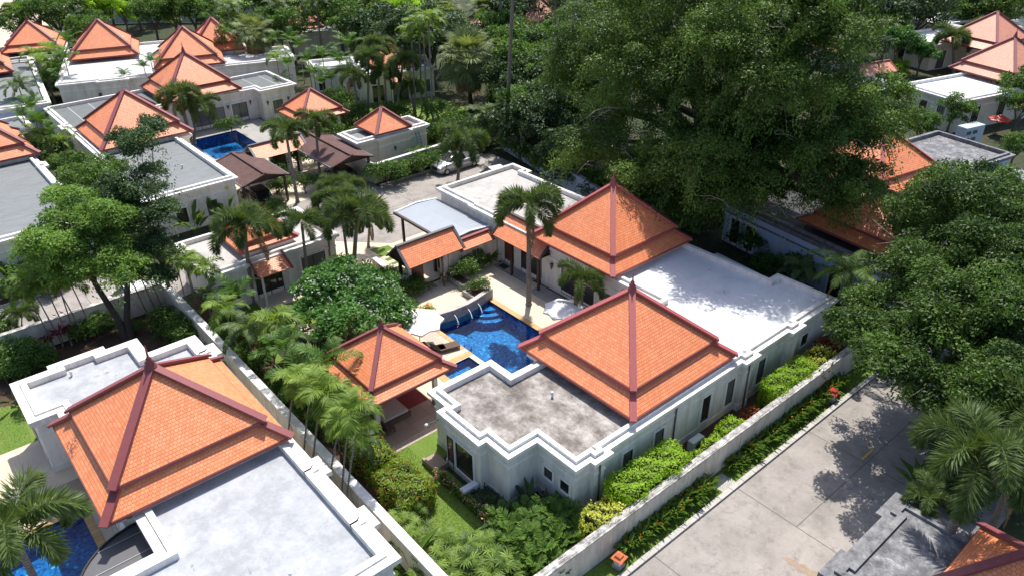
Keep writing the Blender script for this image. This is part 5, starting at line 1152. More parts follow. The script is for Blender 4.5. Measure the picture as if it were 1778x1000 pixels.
def A(px, py, z, r, rz=None, sq=1.0): x, y, _ = at(px, py, z); return (x, y, z, r, r*sq, rz or r*.75)
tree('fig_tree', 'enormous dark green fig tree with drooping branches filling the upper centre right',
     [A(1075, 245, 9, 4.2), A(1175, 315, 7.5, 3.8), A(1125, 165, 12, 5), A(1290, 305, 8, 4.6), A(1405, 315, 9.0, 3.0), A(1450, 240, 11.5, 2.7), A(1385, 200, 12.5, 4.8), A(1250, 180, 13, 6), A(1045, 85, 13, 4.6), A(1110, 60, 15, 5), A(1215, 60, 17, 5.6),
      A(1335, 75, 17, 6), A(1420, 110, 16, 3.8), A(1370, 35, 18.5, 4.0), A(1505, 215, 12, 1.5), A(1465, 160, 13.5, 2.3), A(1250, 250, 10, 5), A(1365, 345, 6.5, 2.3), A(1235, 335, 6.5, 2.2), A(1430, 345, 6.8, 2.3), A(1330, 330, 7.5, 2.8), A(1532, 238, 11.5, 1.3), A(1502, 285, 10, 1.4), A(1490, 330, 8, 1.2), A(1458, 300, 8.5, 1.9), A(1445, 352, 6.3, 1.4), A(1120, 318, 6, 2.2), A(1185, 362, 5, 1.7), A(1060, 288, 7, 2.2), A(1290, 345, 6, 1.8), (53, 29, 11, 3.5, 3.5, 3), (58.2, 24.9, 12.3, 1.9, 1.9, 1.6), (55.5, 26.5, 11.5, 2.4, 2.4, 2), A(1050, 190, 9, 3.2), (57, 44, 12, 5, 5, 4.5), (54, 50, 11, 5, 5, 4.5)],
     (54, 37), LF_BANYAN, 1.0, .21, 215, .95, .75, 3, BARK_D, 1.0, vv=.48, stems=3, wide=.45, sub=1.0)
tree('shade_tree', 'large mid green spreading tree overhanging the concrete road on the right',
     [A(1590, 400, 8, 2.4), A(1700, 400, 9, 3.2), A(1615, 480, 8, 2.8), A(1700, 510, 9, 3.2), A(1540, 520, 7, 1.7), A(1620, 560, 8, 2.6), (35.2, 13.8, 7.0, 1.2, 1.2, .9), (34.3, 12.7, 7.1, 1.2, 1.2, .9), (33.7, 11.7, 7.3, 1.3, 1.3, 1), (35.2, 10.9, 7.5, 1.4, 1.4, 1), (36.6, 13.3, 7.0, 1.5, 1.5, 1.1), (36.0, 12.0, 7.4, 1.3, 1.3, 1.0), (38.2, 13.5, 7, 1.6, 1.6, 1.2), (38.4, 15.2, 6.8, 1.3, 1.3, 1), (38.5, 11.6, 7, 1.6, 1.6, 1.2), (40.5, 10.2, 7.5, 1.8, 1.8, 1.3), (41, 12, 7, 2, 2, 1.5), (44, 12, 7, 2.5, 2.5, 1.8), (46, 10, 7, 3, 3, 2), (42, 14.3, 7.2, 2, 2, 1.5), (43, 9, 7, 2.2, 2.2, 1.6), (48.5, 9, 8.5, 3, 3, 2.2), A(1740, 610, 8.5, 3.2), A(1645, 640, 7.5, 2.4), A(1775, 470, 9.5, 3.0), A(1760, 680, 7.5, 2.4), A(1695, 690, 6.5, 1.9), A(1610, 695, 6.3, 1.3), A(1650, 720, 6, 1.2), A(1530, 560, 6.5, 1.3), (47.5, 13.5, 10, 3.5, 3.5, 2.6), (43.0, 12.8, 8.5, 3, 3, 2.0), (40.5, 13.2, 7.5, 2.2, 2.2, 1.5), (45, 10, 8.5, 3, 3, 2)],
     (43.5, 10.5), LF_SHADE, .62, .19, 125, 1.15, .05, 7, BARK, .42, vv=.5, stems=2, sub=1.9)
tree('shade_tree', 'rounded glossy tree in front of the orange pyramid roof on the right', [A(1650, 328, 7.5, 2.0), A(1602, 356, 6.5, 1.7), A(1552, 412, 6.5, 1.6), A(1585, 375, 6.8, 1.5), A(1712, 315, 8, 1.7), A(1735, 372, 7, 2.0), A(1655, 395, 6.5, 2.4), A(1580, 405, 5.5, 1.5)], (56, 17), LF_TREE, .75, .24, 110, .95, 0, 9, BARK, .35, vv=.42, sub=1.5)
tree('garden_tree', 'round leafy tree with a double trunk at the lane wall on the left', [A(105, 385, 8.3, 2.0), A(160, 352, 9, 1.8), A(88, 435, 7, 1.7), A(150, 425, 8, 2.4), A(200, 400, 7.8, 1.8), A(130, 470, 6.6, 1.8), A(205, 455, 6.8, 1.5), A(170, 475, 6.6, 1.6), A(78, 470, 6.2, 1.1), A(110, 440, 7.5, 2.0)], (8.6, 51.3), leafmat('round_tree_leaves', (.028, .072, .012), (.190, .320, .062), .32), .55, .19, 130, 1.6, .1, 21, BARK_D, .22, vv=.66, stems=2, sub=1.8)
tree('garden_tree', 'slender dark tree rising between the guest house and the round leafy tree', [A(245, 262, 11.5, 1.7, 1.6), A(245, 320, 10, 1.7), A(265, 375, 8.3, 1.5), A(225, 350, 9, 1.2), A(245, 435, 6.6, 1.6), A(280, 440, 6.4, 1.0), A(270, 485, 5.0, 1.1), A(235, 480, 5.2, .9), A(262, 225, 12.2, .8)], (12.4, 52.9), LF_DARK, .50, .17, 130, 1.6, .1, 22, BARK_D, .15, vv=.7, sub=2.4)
def twigs(t, lobes, base, n, ln, m, seed):
    r_ = random.Random(seed); mb = MB()
    for i in range(n):
        l = lobes[r_.randrange(len(lobes))]; d = Vector((r_.gauss(0, 1)-.5, r_.gauss(0, 1)-.6, r_.gauss(.1, .6))).normalized(); c = Vector((l[0]-base[0], l[1]-base[1], l[2]))
        p = c+Vector((d.x*l[3], d.y*l[4], d.z*l[5]))*.8; q = p+(d+Vector((r_.gauss(0, .3), r_.gauss(0, .3), .25)))*ln*r_.uniform(.6, 1.2); e = q+(d*.8+Vector((0, 0, -.15)))*ln*.5
        mb = MB(); mb.tube([p, p.lerp(q, .5)+Vector((0, 0, .1*ln)), q, e], [.035, .026, .018, .006], 5, False)
        for k in range(3): a = p.lerp(q, r_.uniform(.4, 1)); mb.tube([a, a+Vector((r_.gauss(0, .4), r_.gauss(0, .4), r_.uniform(-.3, .3)))*ln*.6], [.018, .006], 4, False)
        mb.build('dead_branch', m, t, world=False)
PALEBARK = simple('pale_dead_twigs', (.30, .26, .22), .9, .2)
for o_ in [o for o in COL.objects if o.name.startswith('fig_tree')]: twigs(o_, [A(1075, 245, 9, 4.2), A(1175, 315, 7.5, 3.8), A(1125, 165, 12, 5), A(1290, 305, 8, 4.6), A(1250, 180, 13, 6), A(1385, 200, 12.5, 4.8), A(1045, 85, 13, 4.6), A(1335, 75, 17, 6)], (54, 37), 34, 2.0, PALEBARK, 4)
for o_ in [o for o in COL.objects if o.name == 'shade_tree']: twigs(o_, [A(1700, 400, 9, 3.2), A(1615, 480, 8, 2.8), A(1700, 510, 9, 3.2), A(1620, 560, 8, 2.6), A(1740, 610, 8.5, 3.2)], (43.5, 10.5), 26, 1.6, PALEBARK, 5)
ft = tree('frangipani_tree', 'rounded frangipani tree dotted with white flowers beside the gazebo', [A(560, 505, 3.2, 1.9, 1.2), A(640, 510, 3.3, 2.0, 1.2), A(600, 485, 3.6, 2.0, 1.1), A(610, 560, 2.8, 2.3, 1.2), A(675, 545, 2.6, 1.6, 1.0), A(545, 550, 2.5, 1.4, .9)], (19.8, 40.2), LF_FRANG, .42, .27, 62, 1.25, 0, 23, BARK, .16, vv=.6, wide=.5)
rs.seed(3); o = Lf(); cs = np.array([A(560, 500, 3.6, 1)[:3], A(640, 505, 3.7, 1)[:3], A(600, 478, 4.0, 1)[:3], A(610, 545, 3.3, 1)[:3], A(675, 540, 3.0, 1)[:3]])
for i in range(420):
    d = unit(rs.normal(size=3)); d[2] = abs(d[2]); c = cs[rs.randint(5)]-np.array([19.8, 40.2, .45])+d*np.array([1.95, 1.95, 1.2])*1.0; puff(o, c, .06, 5, .10, .8)
put(ft, 'blossom', o.mesh('blossom', LF_WHITEF))

# shared background trees
def shared_tree(kind):
    key = ('T', kind)
    if key not in VEGPROTO:
        m_, pr, leaf, per, hang = {'dense': (LF_TREE, .75, .30, 75, .05), 'dark': (LF_DARK, .8, .32, 80, .2), 'loose': (LF_BRIGHT, .65, .28, 55, 0), 'bush': (LF_TREE, .5, .20, 60, 0), 'frang': (LF_FRANG, .5, .30, 50, 0)}[kind]
        rr = random.Random(len(VEGPROTO)+2); out = []
        for v in range(2):
            lob = [(rr.uniform(-1.6, 1.6), rr.uniform(-1.6, 1.6), 4.2+rr.uniform(-1.2, 1.5), *([rr.uniform(1.5, 2.2)]*2), rr.uniform(1.2, 1.7)) for _ in range(5)]
            if kind in ('bush',): lob = [(rr.uniform(-.7, .7), rr.uniform(-.7, .7), .8+rr.uniform(-.2, .4), .9, .9, .75) for _ in range(3)]
            o = crown(lob, pr, leaf, per, .9, hang, .5, 60+v+len(kind), 0 if kind in ('bush', 'frang') else 1.6); cm = o.mesh('crown', m_); mb = MB()
            mb.tube([(0, 0, 0), (.1, .05, lob[0][2]*.45)], [.24 if kind != 'bush' else .08, .16 if kind != 'bush' else .06], 7, False); branches(mb, (.1, .05, lob[0][2]*.45), [l[:3] for l in lob], .13 if kind != 'bush' else .05, .04, .3)
            out.append([('crown', cm), ('trunk', trunkmesh(mb, BARK))])
        VEGPROTO[key] = out
    return VEGPROTO[key][rnd.randrange(2)]
def trees(kind, spots, label, group, z=4.0, name='background_tree', cat='tree'):
    for px, py, s_ in spots:
        zz = z*s_; x, y, _ = at(px, py, zz); leafy(name, shared_tree(kind), label, cat, x, y, 0, s_, None, group)
trees('dark', [(750, 75, 1.5), (700, 15, 1.6), (735, -12, 1.7), (640, 50, 1.5), (685, 62, 1.5), (830, -30, 1.6), (885, 140, 1.2), (905, 215, 1.0), (935, 165, 1.2), (905, 20, 1.6), (985, 185, 1.3), (1010, 150, 1.4), (1000, 100, 1.4), (1020, 180, 1.2), (960, 100, 1.3), (990, 60, 1.4), (1020, 20, 1.5), (945, 210, 1.1), (990, 255, .9), (1010, 260, 1.1), (950, 215, 1.1), (1005, 135, 1.5), (1000, 215, 1.2), (1470, 75, 1.5), (1500, 20, 1.7), (1540, 0, 1.6), (1440, -15, 1.8), (1590, 20, 1.5), (700, -25, 1.8), (620, -10, 1.7), (580, 0, 1.5), (1650, -8, 1.6)],
      'dark evergreen crown in the dense planting behind the driveway and the villas', 'dark evergreen trees in the upper background')
trees('dense', [(235, 8, 1.1), (275, -12, 1.3), (265, 30, 1.0), (300, 25, 1.1), (335, 20, 1.2), (365, 28, 1.1), (395, 45, 1.0), (160, 40, .9), (30, 48, 1.0), (65, 20, 1.2), (190, 10, 1.2), (445, 12, 1.3), (500, 8, 1.2), (505, 55, 1.2), (590, 35, 1.4), (470, 50, 1.1), (400, 75, 1.1), (615, 55, 1.3), (640, 15, 1.5), (95, 30, 1.2), (120, -5, 1.2), (150, 60, 1.0), (880, 95, 1.3), (900, 125, 1.3), (870, 60, 1.3), (950, 130, 1.2), (975, 90, 1.3), (1025, 215, 1.0), (920, 190, 1.1), (970, 155, 1.2), (1700, 15, 1.3), (1745, 22, 1.3), (1770, 5, 1.4), (1680, 30, 1.0), (1540, 62, 1.1), (1720, -5, 1.5), (350, -25, 1.3), (450, -30, 1.3), (420, 30, .8), (1772, 150, .9), (1770, 190, .8)],
      'mid green leafy crown in the planting around the upper villas', 'leafy trees in the upper background')
trees('loose', [(700, 45, 1.3), (740, 10, 1.4), (310, 30, .9), (215, 28, .9), (940, 145, .9), (1080, -10, 1.5), (560, 20, 1.2), (165, 20, 1.2)], 'bright yellow green loose tree in the sun among darker crowns', 'bright loose trees in the upper background')
trees('bush', [(75, 250, 1.5), (95, 262, 1.3), (60, 215, 1.5), (100, 225, 1.3), (85, 130, 1.8), (105, 150, 1.6), (70, 155, 1.6), (115, 255, 1.1), (95, 95, 2.0), (120, 115, 1.6), (65, 100, 1.8), (45, 180, 1.3)], 'leafy shrub in the gap between the left edge villas', 'shrubs between the left edge villas', .8, 'shrub', 'shrub')
trees('frang', [(1560, 82, 1.0), (1600, 98, .7)], 'low frangipani tree with pale blossoms beside the upper right villa', 'frangipani trees beside the upper right villa')
trees('dense', [(1655, 192, .68)], 'clipped ball shaped tree standing at the corner of the upper right villa', None, name='ball_tree')
trees('dense', [(1600, 222, .6), (1572, 218, .5), (1765, 258, .55), (1545, 212, .45)], 'low bushy tree in front of the upper right villas', 'low trees before the upper right villas')
trees('dense', [(150, 300, .72), (185, 315, .70), (120, 290, .6), (165, 335, .75)], 'yellow green bushy crown in the gap between the two grey flat roofs on the left', 'bushes between the grey roofed villas')
GBUSH = 'low shrubs in the garden beds'
trees('bush', [(650, 225, 1.2), (632, 232, 1.1), (600, 170, 1.4), (585, 185, 1.4), (675, 195, 1.2), (700, 200, 1.2), (760, 200, 1.3), (630, 200, 1.2), (610, 210, 1.3), (590, 205, 1.3), (575, 200, 1.0), (565, 235, 1.2), (680, 300, 1.1), (670, 305, 1.2), (692, 298, 1.0), (720, 285, 1.1), (735, 287, 1.0), (748, 277, 1.1), (765, 270, 1.0), (530, 325, .9), (480, 325, .9), (475, 300, 1.0), (570, 350, .8), (590, 365, .8), (475, 365, .8), (500, 275, 1.2), (545, 270, 1.0), (400, 222, 1.0), (385, 190, .9), (870, 195, 1.4), (845, 225, 1.4), (820, 240, 1.4), (900, 250, 1.3), (915, 270, 1.1), (940, 280, 1.2), (960, 292, 1.2), (985, 300, 1.2), (1000, 318, 1.2), (760, 240, 1.2), (780, 220, 1.3), (800, 225, 1.2)],
      'low green shrub in a bed below the upper villas', 'low shrubs below the upper villas', .8, 'shrub', 'shrub')
trees('bush', [(12, 590, 1.0), (30, 608, 1.0), (15, 628, 1.1), (45, 632, 1.0), (8, 650, .9), (66, 622, .8), (160, 565, .8), (145, 572, .7), (185, 552, .7), (300, 578, .9), (318, 568, .8), (285, 560, .8), (232, 566, .5), (100, 478, .9), (30, 490, 1.1), (70, 500, .8)],
      'rounded shrub in the bed of the near left villa garden', 'shrubs in the near left villa garden', .8, 'shrub', 'shrub')
trees('bush', [(400, 585, .7), (425, 610, .7), (450, 640, .75), (475, 668, .8), (500, 690, .8), (420, 575, .7), (395, 560, .6), (520, 715, .75), (545, 740, .7), (465, 600, .6), (500, 640, .7)], 'low shrub between the areca stems in the rear bed', 'low shrubs among the areca stems', .8, 'shrub', 'shrub')
trees('bush', [(700, 500, .9), (720, 495, .8), (685, 490, .9), (660, 480, .8), (640, 495, .9), (670, 515, .9), (800, 455, 1.0), (790, 440, .9), (690, 525, .8)],
      'leafy shrub in the planting on either side of the entrance gate', 'shrubs at the entrance gate', .8, 'shrub', 'shrub')
trees('bush', [(1040, 330, 1.5), (1065, 320, 1.6), (1100, 330, 1.6), (1140, 345, 1.6), (1180, 360, 1.5), (1215, 385, 1.4), (1120, 300, 1.7), (1160, 320, 1.7), (1200, 340, 1.6), (1240, 360, 1.3), (1420, 405, 1.2), (1380, 480, 1.2), (1340, 470, 1.0), (1300, 430, 1.1), (1450, 560, 1.1), (1500, 560, 1.3), (1640, 800, 1.0), (1680, 770, 1.0), (1730, 740, 1.1), (1650, 850, .9), (1700, 870, 1.0), (1750, 830, 1.1), (1620, 850, .7), (1665, 740, 1.0)],
      'shrub in the deep shade beyond the white roof and the road', 'shaded shrubs on the right', .8, 'shrub', 'shrub')
leafy('potted_bush', [('crown', shared_tree('bush')[0][1])], 'rounded flowering bush in the small square planter beside the pool', 'shrub', 30.25, 39.75, .3, .62)
leafy('potted_bush', [('crown', shared_tree('bush')[0][1])], 'bush in the stone planter bed right of the gate pillar', 'shrub', 30.5, 42.0, .4, .8)

# --- hedges and shrubs made as boxes of leaves
def hedge(label, x0, y0, x1, y1, z1, m, leaf=.15, dens=190, name='hedge', lump=.18, z0=.1, v=.5, seed=1, accents=None, group=None):
    rs.seed(seed); cx, cy = (x0+x1)/2, (y0+y1)/2; t = thing(name, label, 'hedge', (cx, cy, 0), 0, group); a, b, h = (x1-x0)/2, (y1-y0)/2, z1-z0; o = Lf(); area = 4*a*b+4*(a+b)*h; n = int(area*dens)
    u = rs.rand(n)*area; P = np.zeros((n, 3)); Q = np.zeros((n, 3)); r1, r2 = rs.rand(n)*2-1, rs.rand(n)
    top = u < 4*a*b; s1 = (u >= 4*a*b) & (u < 4*a*b+4*a*h); s2 = ~top & ~s1; sg = np.where(rs.rand(n) < .5, -1, 1)
    P[top] = np.stack([r1*a, (r2*2-1)*b, np.full(n, h)], 1)[top]; Q[top] = [0, 0, 1]
    P[s1] = np.stack([r1*a, sg*b, r2*h], 1)[s1]; Q[s1] = np.stack([sg*0, sg, sg*0], 1)[s1]; P[s2] = np.stack([sg*a, r1*b, r2*h], 1)[s2]; Q[s2] = np.stack([sg, sg*0, sg*0], 1)[s2]
    # lumpy, rounded outline
    ed = np.maximum(np.abs(P[:, 0])/a, np.abs(P[:, 1])/b); P[:, 2] -= np.where(top, np.clip(ed-.8, 0, 1)*.9*min(a, b, h), 0)
    wv = np.sin(P[:, 0]*2.3+seed)*np.sin(P[:, 1]*2.9+1)+np.sin(P[:, 0]*5.1+P[:, 1]*4.3)*.6; P += Q*(wv[:, None]*lump*.8+rs.normal(size=(n, 1))*leaf*.4)
    P[:, 2] += z0; nrm = unit(Q+rs.normal(size=(n, 3))*.42+[0, 0, .35]); D = unit(np.cross(nrm, rs.normal(size=(n, 3)))+[0, 0, .15]); V = np.clip(v+.17*rs.normal(size=n)+.08*wv, 0, 1)
    o.add(P, D, nrm, leaf*(.7+.6*rs.rand(n)), leaf*.55, V); put(t, 'foliage', o.mesh('foliage', m))
    MB().box(-a*.86, -b*.80, 0, a*.86, b*.80, z1*.86).build('twigs', HEDGE_FILL, t, world=False)  # solid dark filler box, added so the hedge does not show through
    if accents:
        am, frac, nm = accents; k = rs.rand(n) < frac; o2 = Lf(); c0 = P[k]; q0 = Q[k]
        for c, q in zip(c0[:400], q0[:400]): puff(o2, c+q*.06, .09, 6, .11, .6)
        put(t, nm, o2.mesh(nm, am))
    return t
HEDGE_FILL = simple('hedge_dark_filler', (.03, .035, .014), 1, .3, 6)
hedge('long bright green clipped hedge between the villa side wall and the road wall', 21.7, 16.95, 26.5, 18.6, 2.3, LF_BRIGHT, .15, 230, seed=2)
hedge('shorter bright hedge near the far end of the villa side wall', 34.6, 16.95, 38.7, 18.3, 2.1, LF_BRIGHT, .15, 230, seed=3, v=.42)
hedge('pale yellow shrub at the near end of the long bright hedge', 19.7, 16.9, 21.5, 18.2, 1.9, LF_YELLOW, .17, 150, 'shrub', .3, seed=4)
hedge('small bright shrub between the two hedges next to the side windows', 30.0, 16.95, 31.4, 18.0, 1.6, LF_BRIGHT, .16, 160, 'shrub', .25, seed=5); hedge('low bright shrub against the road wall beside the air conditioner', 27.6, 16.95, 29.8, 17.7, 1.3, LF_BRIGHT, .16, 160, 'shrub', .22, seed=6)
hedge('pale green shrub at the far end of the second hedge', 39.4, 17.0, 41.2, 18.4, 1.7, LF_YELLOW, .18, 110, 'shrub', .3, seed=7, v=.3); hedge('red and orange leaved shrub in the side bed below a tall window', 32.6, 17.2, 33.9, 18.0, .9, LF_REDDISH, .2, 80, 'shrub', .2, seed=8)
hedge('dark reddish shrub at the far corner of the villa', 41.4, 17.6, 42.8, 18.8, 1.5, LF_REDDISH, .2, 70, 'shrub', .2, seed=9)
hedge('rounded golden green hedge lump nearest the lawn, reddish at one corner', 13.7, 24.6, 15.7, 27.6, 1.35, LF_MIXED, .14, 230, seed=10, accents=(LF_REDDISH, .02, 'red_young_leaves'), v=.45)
hedge('second golden green hedge lump behind the first, under the palms', 13.7, 28.0, 15.6, 30.6, 1.25, LF_MIXED, .14, 220, seed=11, accents=(LF_REDDISH, .02, 'red_young_leaves'), v=.45); hedge('low golden green hedge at the edge of the gazebo planting', 14.2, 31.0, 15.7, 34.8, 1.0, LF_MIXED, .14, 180, seed=12, v=.4)
hedge('low dark hedge with pink flowers along the lawn below the corner window', 16.75, 21.6, 17.05, 26.3, .62, LF_MIXED, .10, 330, seed=13, lump=.05, v=.3, accents=(leafmat('pink_flowers', (.6, .2, .25), (.8, .5, .5), .3), .035, 'pink_blossom'))
hedge('dark green bed of shrubs at the foot of the front wing wall', 17.1, 20.6, 18.2, 23.9, .55, LF_DARK, .16, 150, 'shrub_bed', .15, seed=14); hedge('dark shrubs in the recess below the two small windows', 18.4, 18.6, 20.1, 21.2, .6, LF_DARK, .17, 130, 'shrub_bed', .2, seed=15)
hedge('bright yellow green shrub beyond the panelled grey roof', 15.6, 100.3, 21.5, 103.5, 2.0, LF_YELLOW, .25, 60, 'shrub', .4, seed=16, v=.25)
hedge('clipped green hedge beside the upper right entrance gate', 106.5, 46.5, 112.5, 48.3, 2.2, LF_BRIGHT, .25, 60, seed=17, v=.25); hedge('dark clipped hedge between the two sunny lawns near the top centre', 60.5, 66, 66, 76, 3.0, LF_TREE, .25, 60, seed=18, v=.35)
hedge('orange flowering bush just behind the big white parasol', 24.2, 39.4, 26.3, 40.2, .75, LF_MIXED, .12, 200, 'shrub', .15, seed=19, accents=(LF_ORANGEF, .05, 'orange_blossom'))
hedge('row of clipped bushes along the far top right fence', 134, 62, 160, 70, 3.5, LF_TREE, .5, 14, seed=20); hedge('shrub mass between the lane and the white villa walls at the upper left', 46.0, 69, 53, 72, 1.4, LF_TREE, .2, 60, 'shrub', .3, seed=21)

# --- blade leaved plants
def blades(n, ln, wd, rise, arch, seed, v=.5, segs=3):
    rs.seed(seed); o = Lf()
    for i in range(n):
        az = rs.rand()*6.283; ri = rise+rs.normal()*.18; l = ln*(.7+.5*rs.rand()); c = np.array([rs.normal()*.12, rs.normal()*.12, 0]); st = l*.45; d = np.array([math.cos(az)*math.cos(ri), math.sin(az)*math.cos(ri), math.sin(ri)])
        o.add([c], [d], [[0, 0, 1]], st*1.05, .03, v+.1); c = c+d*st; e = unit(d+np.array([math.cos(az), math.sin(az), 0])*arch); side = np.cross(e, [0, 0, 1.0]); vv = np.clip(v+.15*rs.normal(), 0, 1)
        o.add([c, c], [e, e], [np.cross(side, e)+side*.5, np.cross(side, e)-side*.5], l*.75, wd, vv)
    return o
HELI = []
for v in range(3):
    f = blades(46, .95, .14, 1.22, .42, 200+v); o = Lf(); rs.seed(v)
    for i in range(2): puff(o, (rs.normal()*.25, rs.normal()*.25, .76+.15*rs.rand()), .045, 5, .10, .4)
    HELI.append([('foliage', f.mesh('foliage', LF_HELI, .5)), ('blossom', o.mesh('blossom', LF_ORANGEF))])
for k in range(58):
    x = 20.9+k*.345
    if 27.3 < x < 29.0: continue
    for row in (16.2,): leafy('heliconia', HELI[rnd.randrange(3)], 'orange flowering heliconia clump in the strip between road wall and kerb', 'plant', x+rnd.uniform(-.12, .12), row+rnd.uniform(-.12, .08), 0, rnd.uniform(.66, .95), None, 'heliconia row outside the road wall')
for px, py in [(735, 285), (752, 280), (762, 275), (745, 290), (728, 290)]: x, y, _ = at(px, py); leafy('heliconia', HELI[0], 'yellow flowering heliconia along the cream wall by the driveway', 'plant', x, y, 0, 1.3, None, 'heliconias by the driveway')
for px, py in [(826, 468), (838, 464), (850, 458), (818, 476)]: x, y, _ = at(px, py); leafy('heliconia', HELI[1], 'heliconia clump in front of the tile capped courtyard wall', 'plant', x, y, 0, 1.15, None, 'heliconias at the courtyard wall')
LF_RHAP = leafmat('lady_palm_leaves', (.016, .050, .008), (.210, .310, .055), .22)
RHAP = []
for v in range(3):
    o = Lf(); rs.seed(300+v)
    for i in range(15):
        az = rs.rand()*6.28; el = .5+rs.rand()*.9; d = np.array([math.cos(az)*math.cos(el), math.sin(az)*math.cos(el), math.sin(el)]); c = np.array([rs.normal()*.22, rs.normal()*.22, .2+.9*rs.rand()]); o.add([c], [d], [[0, 0, 1]], .5, .03, .5); fan(o, c+d*.45, d*.6+np.array([math.cos(az), math.sin(az), .2]), .52, 15, .15+.7*rs.rand(), .06, 2.5, .25, .3)
    RHAP.append([('foliage', o.mesh('foliage', LF_RHAP, .4))])
for px, py, s_ in [(700, 905, .85), (725, 935, .95), (745, 960, 1.0), (700, 945, .9), (765, 940, .95), (785, 962, 1.0), (770, 985, 1.05), (812, 960, 1.0), (838, 948, .95), (815, 990, 1.1), (855, 975, 1.0), (740, 998, 1.05), (880, 995, 1.1), (775, 1012, 1.1), (722, 880, .7), (850, 1008, 1.1)]:
    x, y, _ = at(px, py, .7); leafy('lady_palm', RHAP[rnd.randrange(3)], 'fan leaved lady palm clump in the dense planting at the bottom centre', 'plant', x, y, 0, s_, None, 'lady palms at the bottom centre')
for px, py, s_ in [(315, 560, .9), (335, 590, .8), (345, 615, .8), (360, 640, .8), (375, 660, .8), (390, 640, .7), (190, 570, .9)]:
    x, y, _ = at(px, py, .5); leafy('lady_palm', RHAP[rnd.randrange(3)], 'small fan leaved clump in the narrow strip beside the near left pyramid roof', 'plant', x, y, 0, s_, None, 'fan leaved plants in the narrow strip')
LF_FERN = leafmat('ginger_leaves', (.018, .055, .010), (.125, .215, .035), .2)
FERN = []
for v in range(2):
    fr = crownpalm(15, 1.5, 17, .40, .075, .7, 0, (.95, 1.45), .5, 400+v, .2, .5); FERN.append([('foliage', merge(fr).mesh('foliage', LF_FERN, .4))])
for px, py, s_ in [(900, 930, 1.3), (925, 900, 1.2), (950, 945, 1.3), (880, 905, 1.1), (975, 900, 1.3), (985, 935, 1.2), (920, 965, 1.3), (890, 960, 1.2), (950, 985, 1.3), (910, 1000, 1.3), (960, 905, 1.1)]:
    x, y, _ = at(px, py, .6); leafy('fern_palm', FERN[rnd.randrange(2)], 'upright feathery shrub below the front corner of the villa', 'plant', x, y, 0, s_, None, 'feathery shrubs at the front corner')
CORD = []
for v in range(2): CORD.append([('foliage', blades(30, .75, .12, .75, .45, 500+v).mesh('foliage', LF_RED, .3))])
for px, py, h, lb in [(33, 580, 1.2, 'crimson cordyline, upper one of the bright pair at the far left wall'), (50, 595, .9, 'crimson cordyline, lower one of the bright pair at the far left wall'), (80, 588, .8, 'darker crimson cordyline right of the bright pair'), (103, 575, 1.3, 'thin dark cordyline against the lane wall'), (110, 552, 1.5, 'dark cordyline below the thin palm stems'), (632, 466, .8, 'pink red cordyline left of the stepping stones'), (642, 478, .5, 'lower pink red cordyline beside the low grey wall')]:
    x, y, _ = at(px, py, h); t = leafy('cordyline', CORD[rnd.randrange(2)], lb, 'plant', x, y, 0, .9); MB().tube([(0, 0, 0), (0, 0, h/.9)], .025, 6, False).build('stem', BARK_D, t, world=False)
    for ch in t.children:
        if ch.name.startswith('foliage'): ch.location = (0, 0, h/.9-.25)
BAN = [('foliage', blades(11, 2.1, .36, 1.1, .5, 600).mesh('foliage', LF_HELI, .5))]; BAND = [('foliage', blades(9, 1.6, .36, 1.15, .4, 601).mesh('foliage', LF_DARK, .4))]; TRAV = [('foliage', blades(14, 2.4, .4, 1.1, .3, 602).mesh('foliage', LF_COCO, .5))]
for px, py, s_, m_, lb in [(705, 985, 1.0, BAN, 'broad leaved banana like plant at the bottom beside the white parapet corner'), (870, 905, .85, BAND, 'dark banana plant against the shaded front wing wall'), (925, 880, .95, BAND, 'dark broad leaved plant below the two small windows'), (905, 895, .7, BAND, 'small dark broad leaved plant in the recess of the front wing'),
                           (45, 470, 1.2, TRAV, 'broad leaved plant against the white wall at the left edge'), (20, 490, 1.0, TRAV, 'second broad leaved plant at the left edge of the lane'), (365, 375, 1.1, TRAV, 'broad dark leaves below the windows of the upper left villa'), (395, 372, 1.0, TRAV, 'broad dark leaves beside the guest house roof'), (340, 395, 1.0, TRAV, 'broad leaves left of the guest house by the lane'),
                           (130, 70, 1.8, TRAV, 'tall banana plants left of the tall far pyramid'), (105, 60, 1.7, TRAV, 'banana plants beside the pale fence at the top left'), (960, 265, 1.2, TRAV, 'broad leaved plant behind the driveway end wall'), (990, 290, 1.2, TRAV, 'broad leaved plant right behind the annex'), (30, 690, .8, BAND, 'small dark plant on the lawn edge at the left'), (1600, 850, .9, BAN, 'single bright broad leaf plant in the shade by the road')]:
    x, y, _ = at(px, py, .6); leafy('broadleaf_plant', m_, lb, 'plant', x, y, 0, s_)
# grass tufts on the nearest lawns and verge: uncountable
rs.seed(77); o = Lf()
for (x0, y0, x1, y1, n) in ((14.6, 19.5, 17.0, 29.3, 9000), (10.5, 15.42, 46, 16.4, 9000), (16, 40, 19, 47, 3000), (-3, 43.9, 1, 50, 4000), (17.0, 17.0, 18.4, 21.0, 1500)):
    C = np.stack([x0+rs.rand(n)*(x1-x0), y0+rs.rand(n)*(y1-y0), np.full(n, .005)], 1); C = C[(C[:, 0] < 16.6) | (C[:, 1] < 19) | (C[:, 1] > 26.6)]; k = len(C)
    o.add(C, rs.normal(size=(k, 3))*.55+[0, 0, 1], rs.normal(size=(k, 3)), .05+.05*rs.rand(k), .022, rs.rand(k))
tag(link(bpy.data.objects.new('grass', o.mesh('grass', LF_GRASS))), 'short mown grass on the lawns and the verge', 'grass', None, 'stuff')

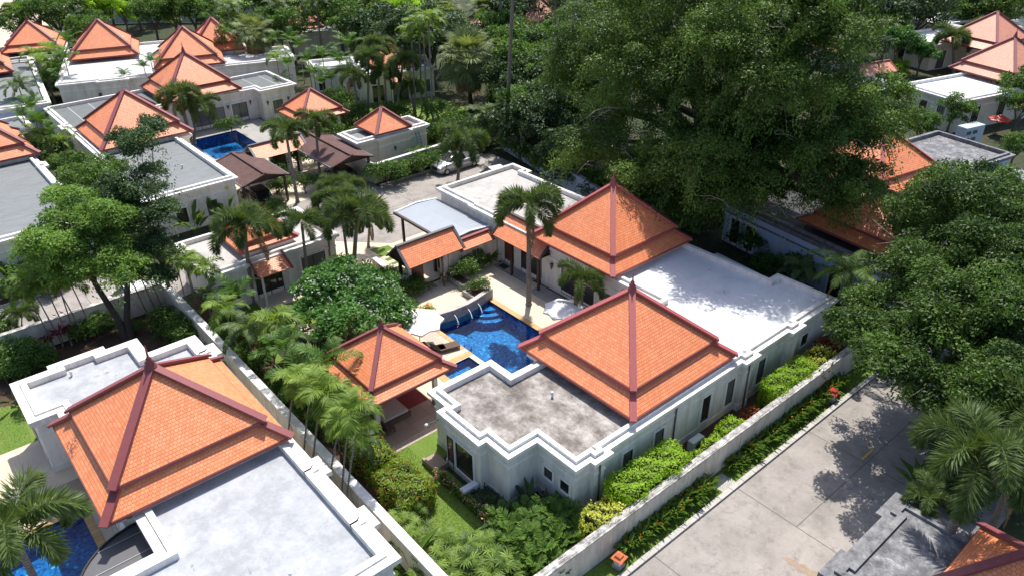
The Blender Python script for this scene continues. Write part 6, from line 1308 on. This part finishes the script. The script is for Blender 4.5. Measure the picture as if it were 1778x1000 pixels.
# ------------------------------------------------------------------ labels: every repeated plant is told apart by what it stands next to
MARKS = [('the huge fan palm', (812, 112)), ('the white house with curtained doors', (690, 150)), ('the cream gatehouse', (662, 240)), ('the small far pyramid roof', (532, 35)), ('the faded pink pyramid', (935, 40)), ('the leaning palm trunk', (895, 160)),
         ('the driveway end wall', (940, 290)), ('the silver pickup', (775, 305)), ('the tall far pyramid', (172, 70)), ('the spotted orange pyramid', (318, 85)), ('the blue pool at the upper left', (390, 255)), ('the panelled grey roof', (140, 190)), ('the tiled gazebo at the upper left', (545, 180)),
         ('the left brown carport', (440, 300)), ('the right brown carport', (575, 265)), ('the tiled gate between the carports', (475, 255)), ('the guest house', (430, 420)), ('the guest house canopy', (478, 465)), ('the entrance gate', (745, 440)), ('the frangipani tree', (610, 530)), ('the left boundary wall', (440, 660)), ('the white boundary wall', (560, 790)), ('the big white parasol', (728, 555)),
         ('the poolside gazebo', (660, 640)), ('the near left pyramid roof', (290, 740)), ('the double trunked tree', (215, 560)), ('the crimson cordylines', (45, 590)), ('the lane wall', (150, 560)), ('the near left lawn', (20, 740)), ('the white parapet corner', (690, 960)), ('the corner window', (810, 800)),
         ('the two small windows', (960, 830)), ('the golden hedge lumps', (700, 830)), ('the near lantern', (1073, 975)), ('the drain cover', (1254, 838)), ('the pale yellow shrub', (1030, 890)), ('the long bright hedge', (1130, 860)), ('the red orange shrub', (1330, 765)), ('the shorter hedge', (1390, 715)), ('the shaded lantern', (1449, 690)), ('the air conditioner', (1215, 770)), ('the upper right villa', (1700, 150)), ('the upper right gate', (1520, 122)), ('the fig tree trunk', (1200, 300)),
         ('the white roof corner', (1440, 520)), ('the dark weathered roof', (1580, 900)), ('the yellow road line', (1505, 790)), ('the streaked white roof', (190, 125)), ('the left edge grey roof', (40, 340)), ('the far pavilion at top left', (32, 60)), ('the top edge of the picture', (1100, -10)), ('the white roofed building', (1680, 35)), ('the coconut palm', (1478, 478)), ('the round planter bush', (838, 490)), ('the courtyard wall', (830, 425)), ('the stepping stones', (690, 450))]
SHORT = {'low shrubs among the areca stems': 'low shrub among areca stems', 'shrubs between the left edge villas': 'tall leafy shrub', 'dark evergreen trees in the upper background': 'dark evergreen tree', 'leafy trees in the upper background': 'mid green leafy tree', 'bright loose trees in the upper background': 'bright yellow green tree', 'heliconia row outside the road wall': 'orange flowering heliconia clump', 'areca palms in the rear garden bed': 'bushy areca palm',
         'areca palms along the wall of the near left villa': 'bare stemmed areca palm', 'shaded shrubs on the right': 'dark shaded shrub', 'low shrubs below the upper villas': 'low green shrub', 'shrubs in the near left villa garden': 'rounded garden shrub', 'palms between the left villas': 'bushy palm', 'areca palms between the upper villas': 'slim areca palm',
         'thin stemmed palms at the lane wall': 'thin stemmed palm', 'slender tall palms near the top centre': 'slender tall palm', 'lady palms at the bottom centre': 'fan leaved lady palm', 'feathery shrubs at the front corner': 'feathery upright shrub', 'fan leaved plants in the narrow strip': 'small fan leaved plant', 'shrubs at the entrance gate': 'leafy shrub',
         'low trees before the upper right villas': 'low bushy tree', 'bushes between the grey roofed villas': 'yellow green bush', 'frangipani trees beside the upper right villa': 'low frangipani tree', 'slender palms at the guest house corner': 'slender palm', 'heliconias by the driveway': 'yellow flowering heliconia', 'heliconias at the courtyard wall': 'leafy heliconia clump',
         'stepping stones to the gate': 'pale rectangular stepping stone', 'stepping stones across the rear lawn': 'square stepping stone'}
WORDS = ['', 'second nearest ', 'third nearest ', 'fourth nearest ', 'fifth nearest ', 'sixth nearest ', 'seventh nearest ', 'eighth nearest ', 'ninth nearest ', 'tenth nearest ', 'eleventh nearest ', 'twelfth nearest ', 'thirteenth nearest ', 'fourteenth nearest ']
buck = {}
for o in list(COL.objects):
    if o.parent is None and o.get('group') in SHORT:
        p = o.matrix_basis.translation
        if o.type == 'MESH' and p.length < .01: c = sum((Vector(v.co) for v in o.data.vertices), Vector())/len(o.data.vertices); p = c
        zc = 3.5 if o.get('category') in ('tree', 'palm tree') else .4
        px, py = proj(p.x, p.y, zc)
        nm, (mx, my) = min(MARKS, key=lambda q: math.hypot(q[1][0]-px, q[1][1]-py)); dx, dy = px-mx, py-my
        d = ('left of' if dx < 0 else 'right of') if abs(dx) > abs(dy) else ('above' if dy < 0 else 'below')
        buck.setdefault((SHORT[o['group']], d, nm), []).append((math.hypot(dx, dy), o))
for (sh, d, nm), lst in buck.items():
    for k, (_, o) in enumerate(sorted(lst, key=lambda q: q[0])): o['label'] = (sh+', '+(WORDS[min(k, 13)] if k else ('nearest ' if len(lst) > 1 else ''))+'one '+d+' '+nm) if len(lst) > 1 else sh+' '+d+' '+nm
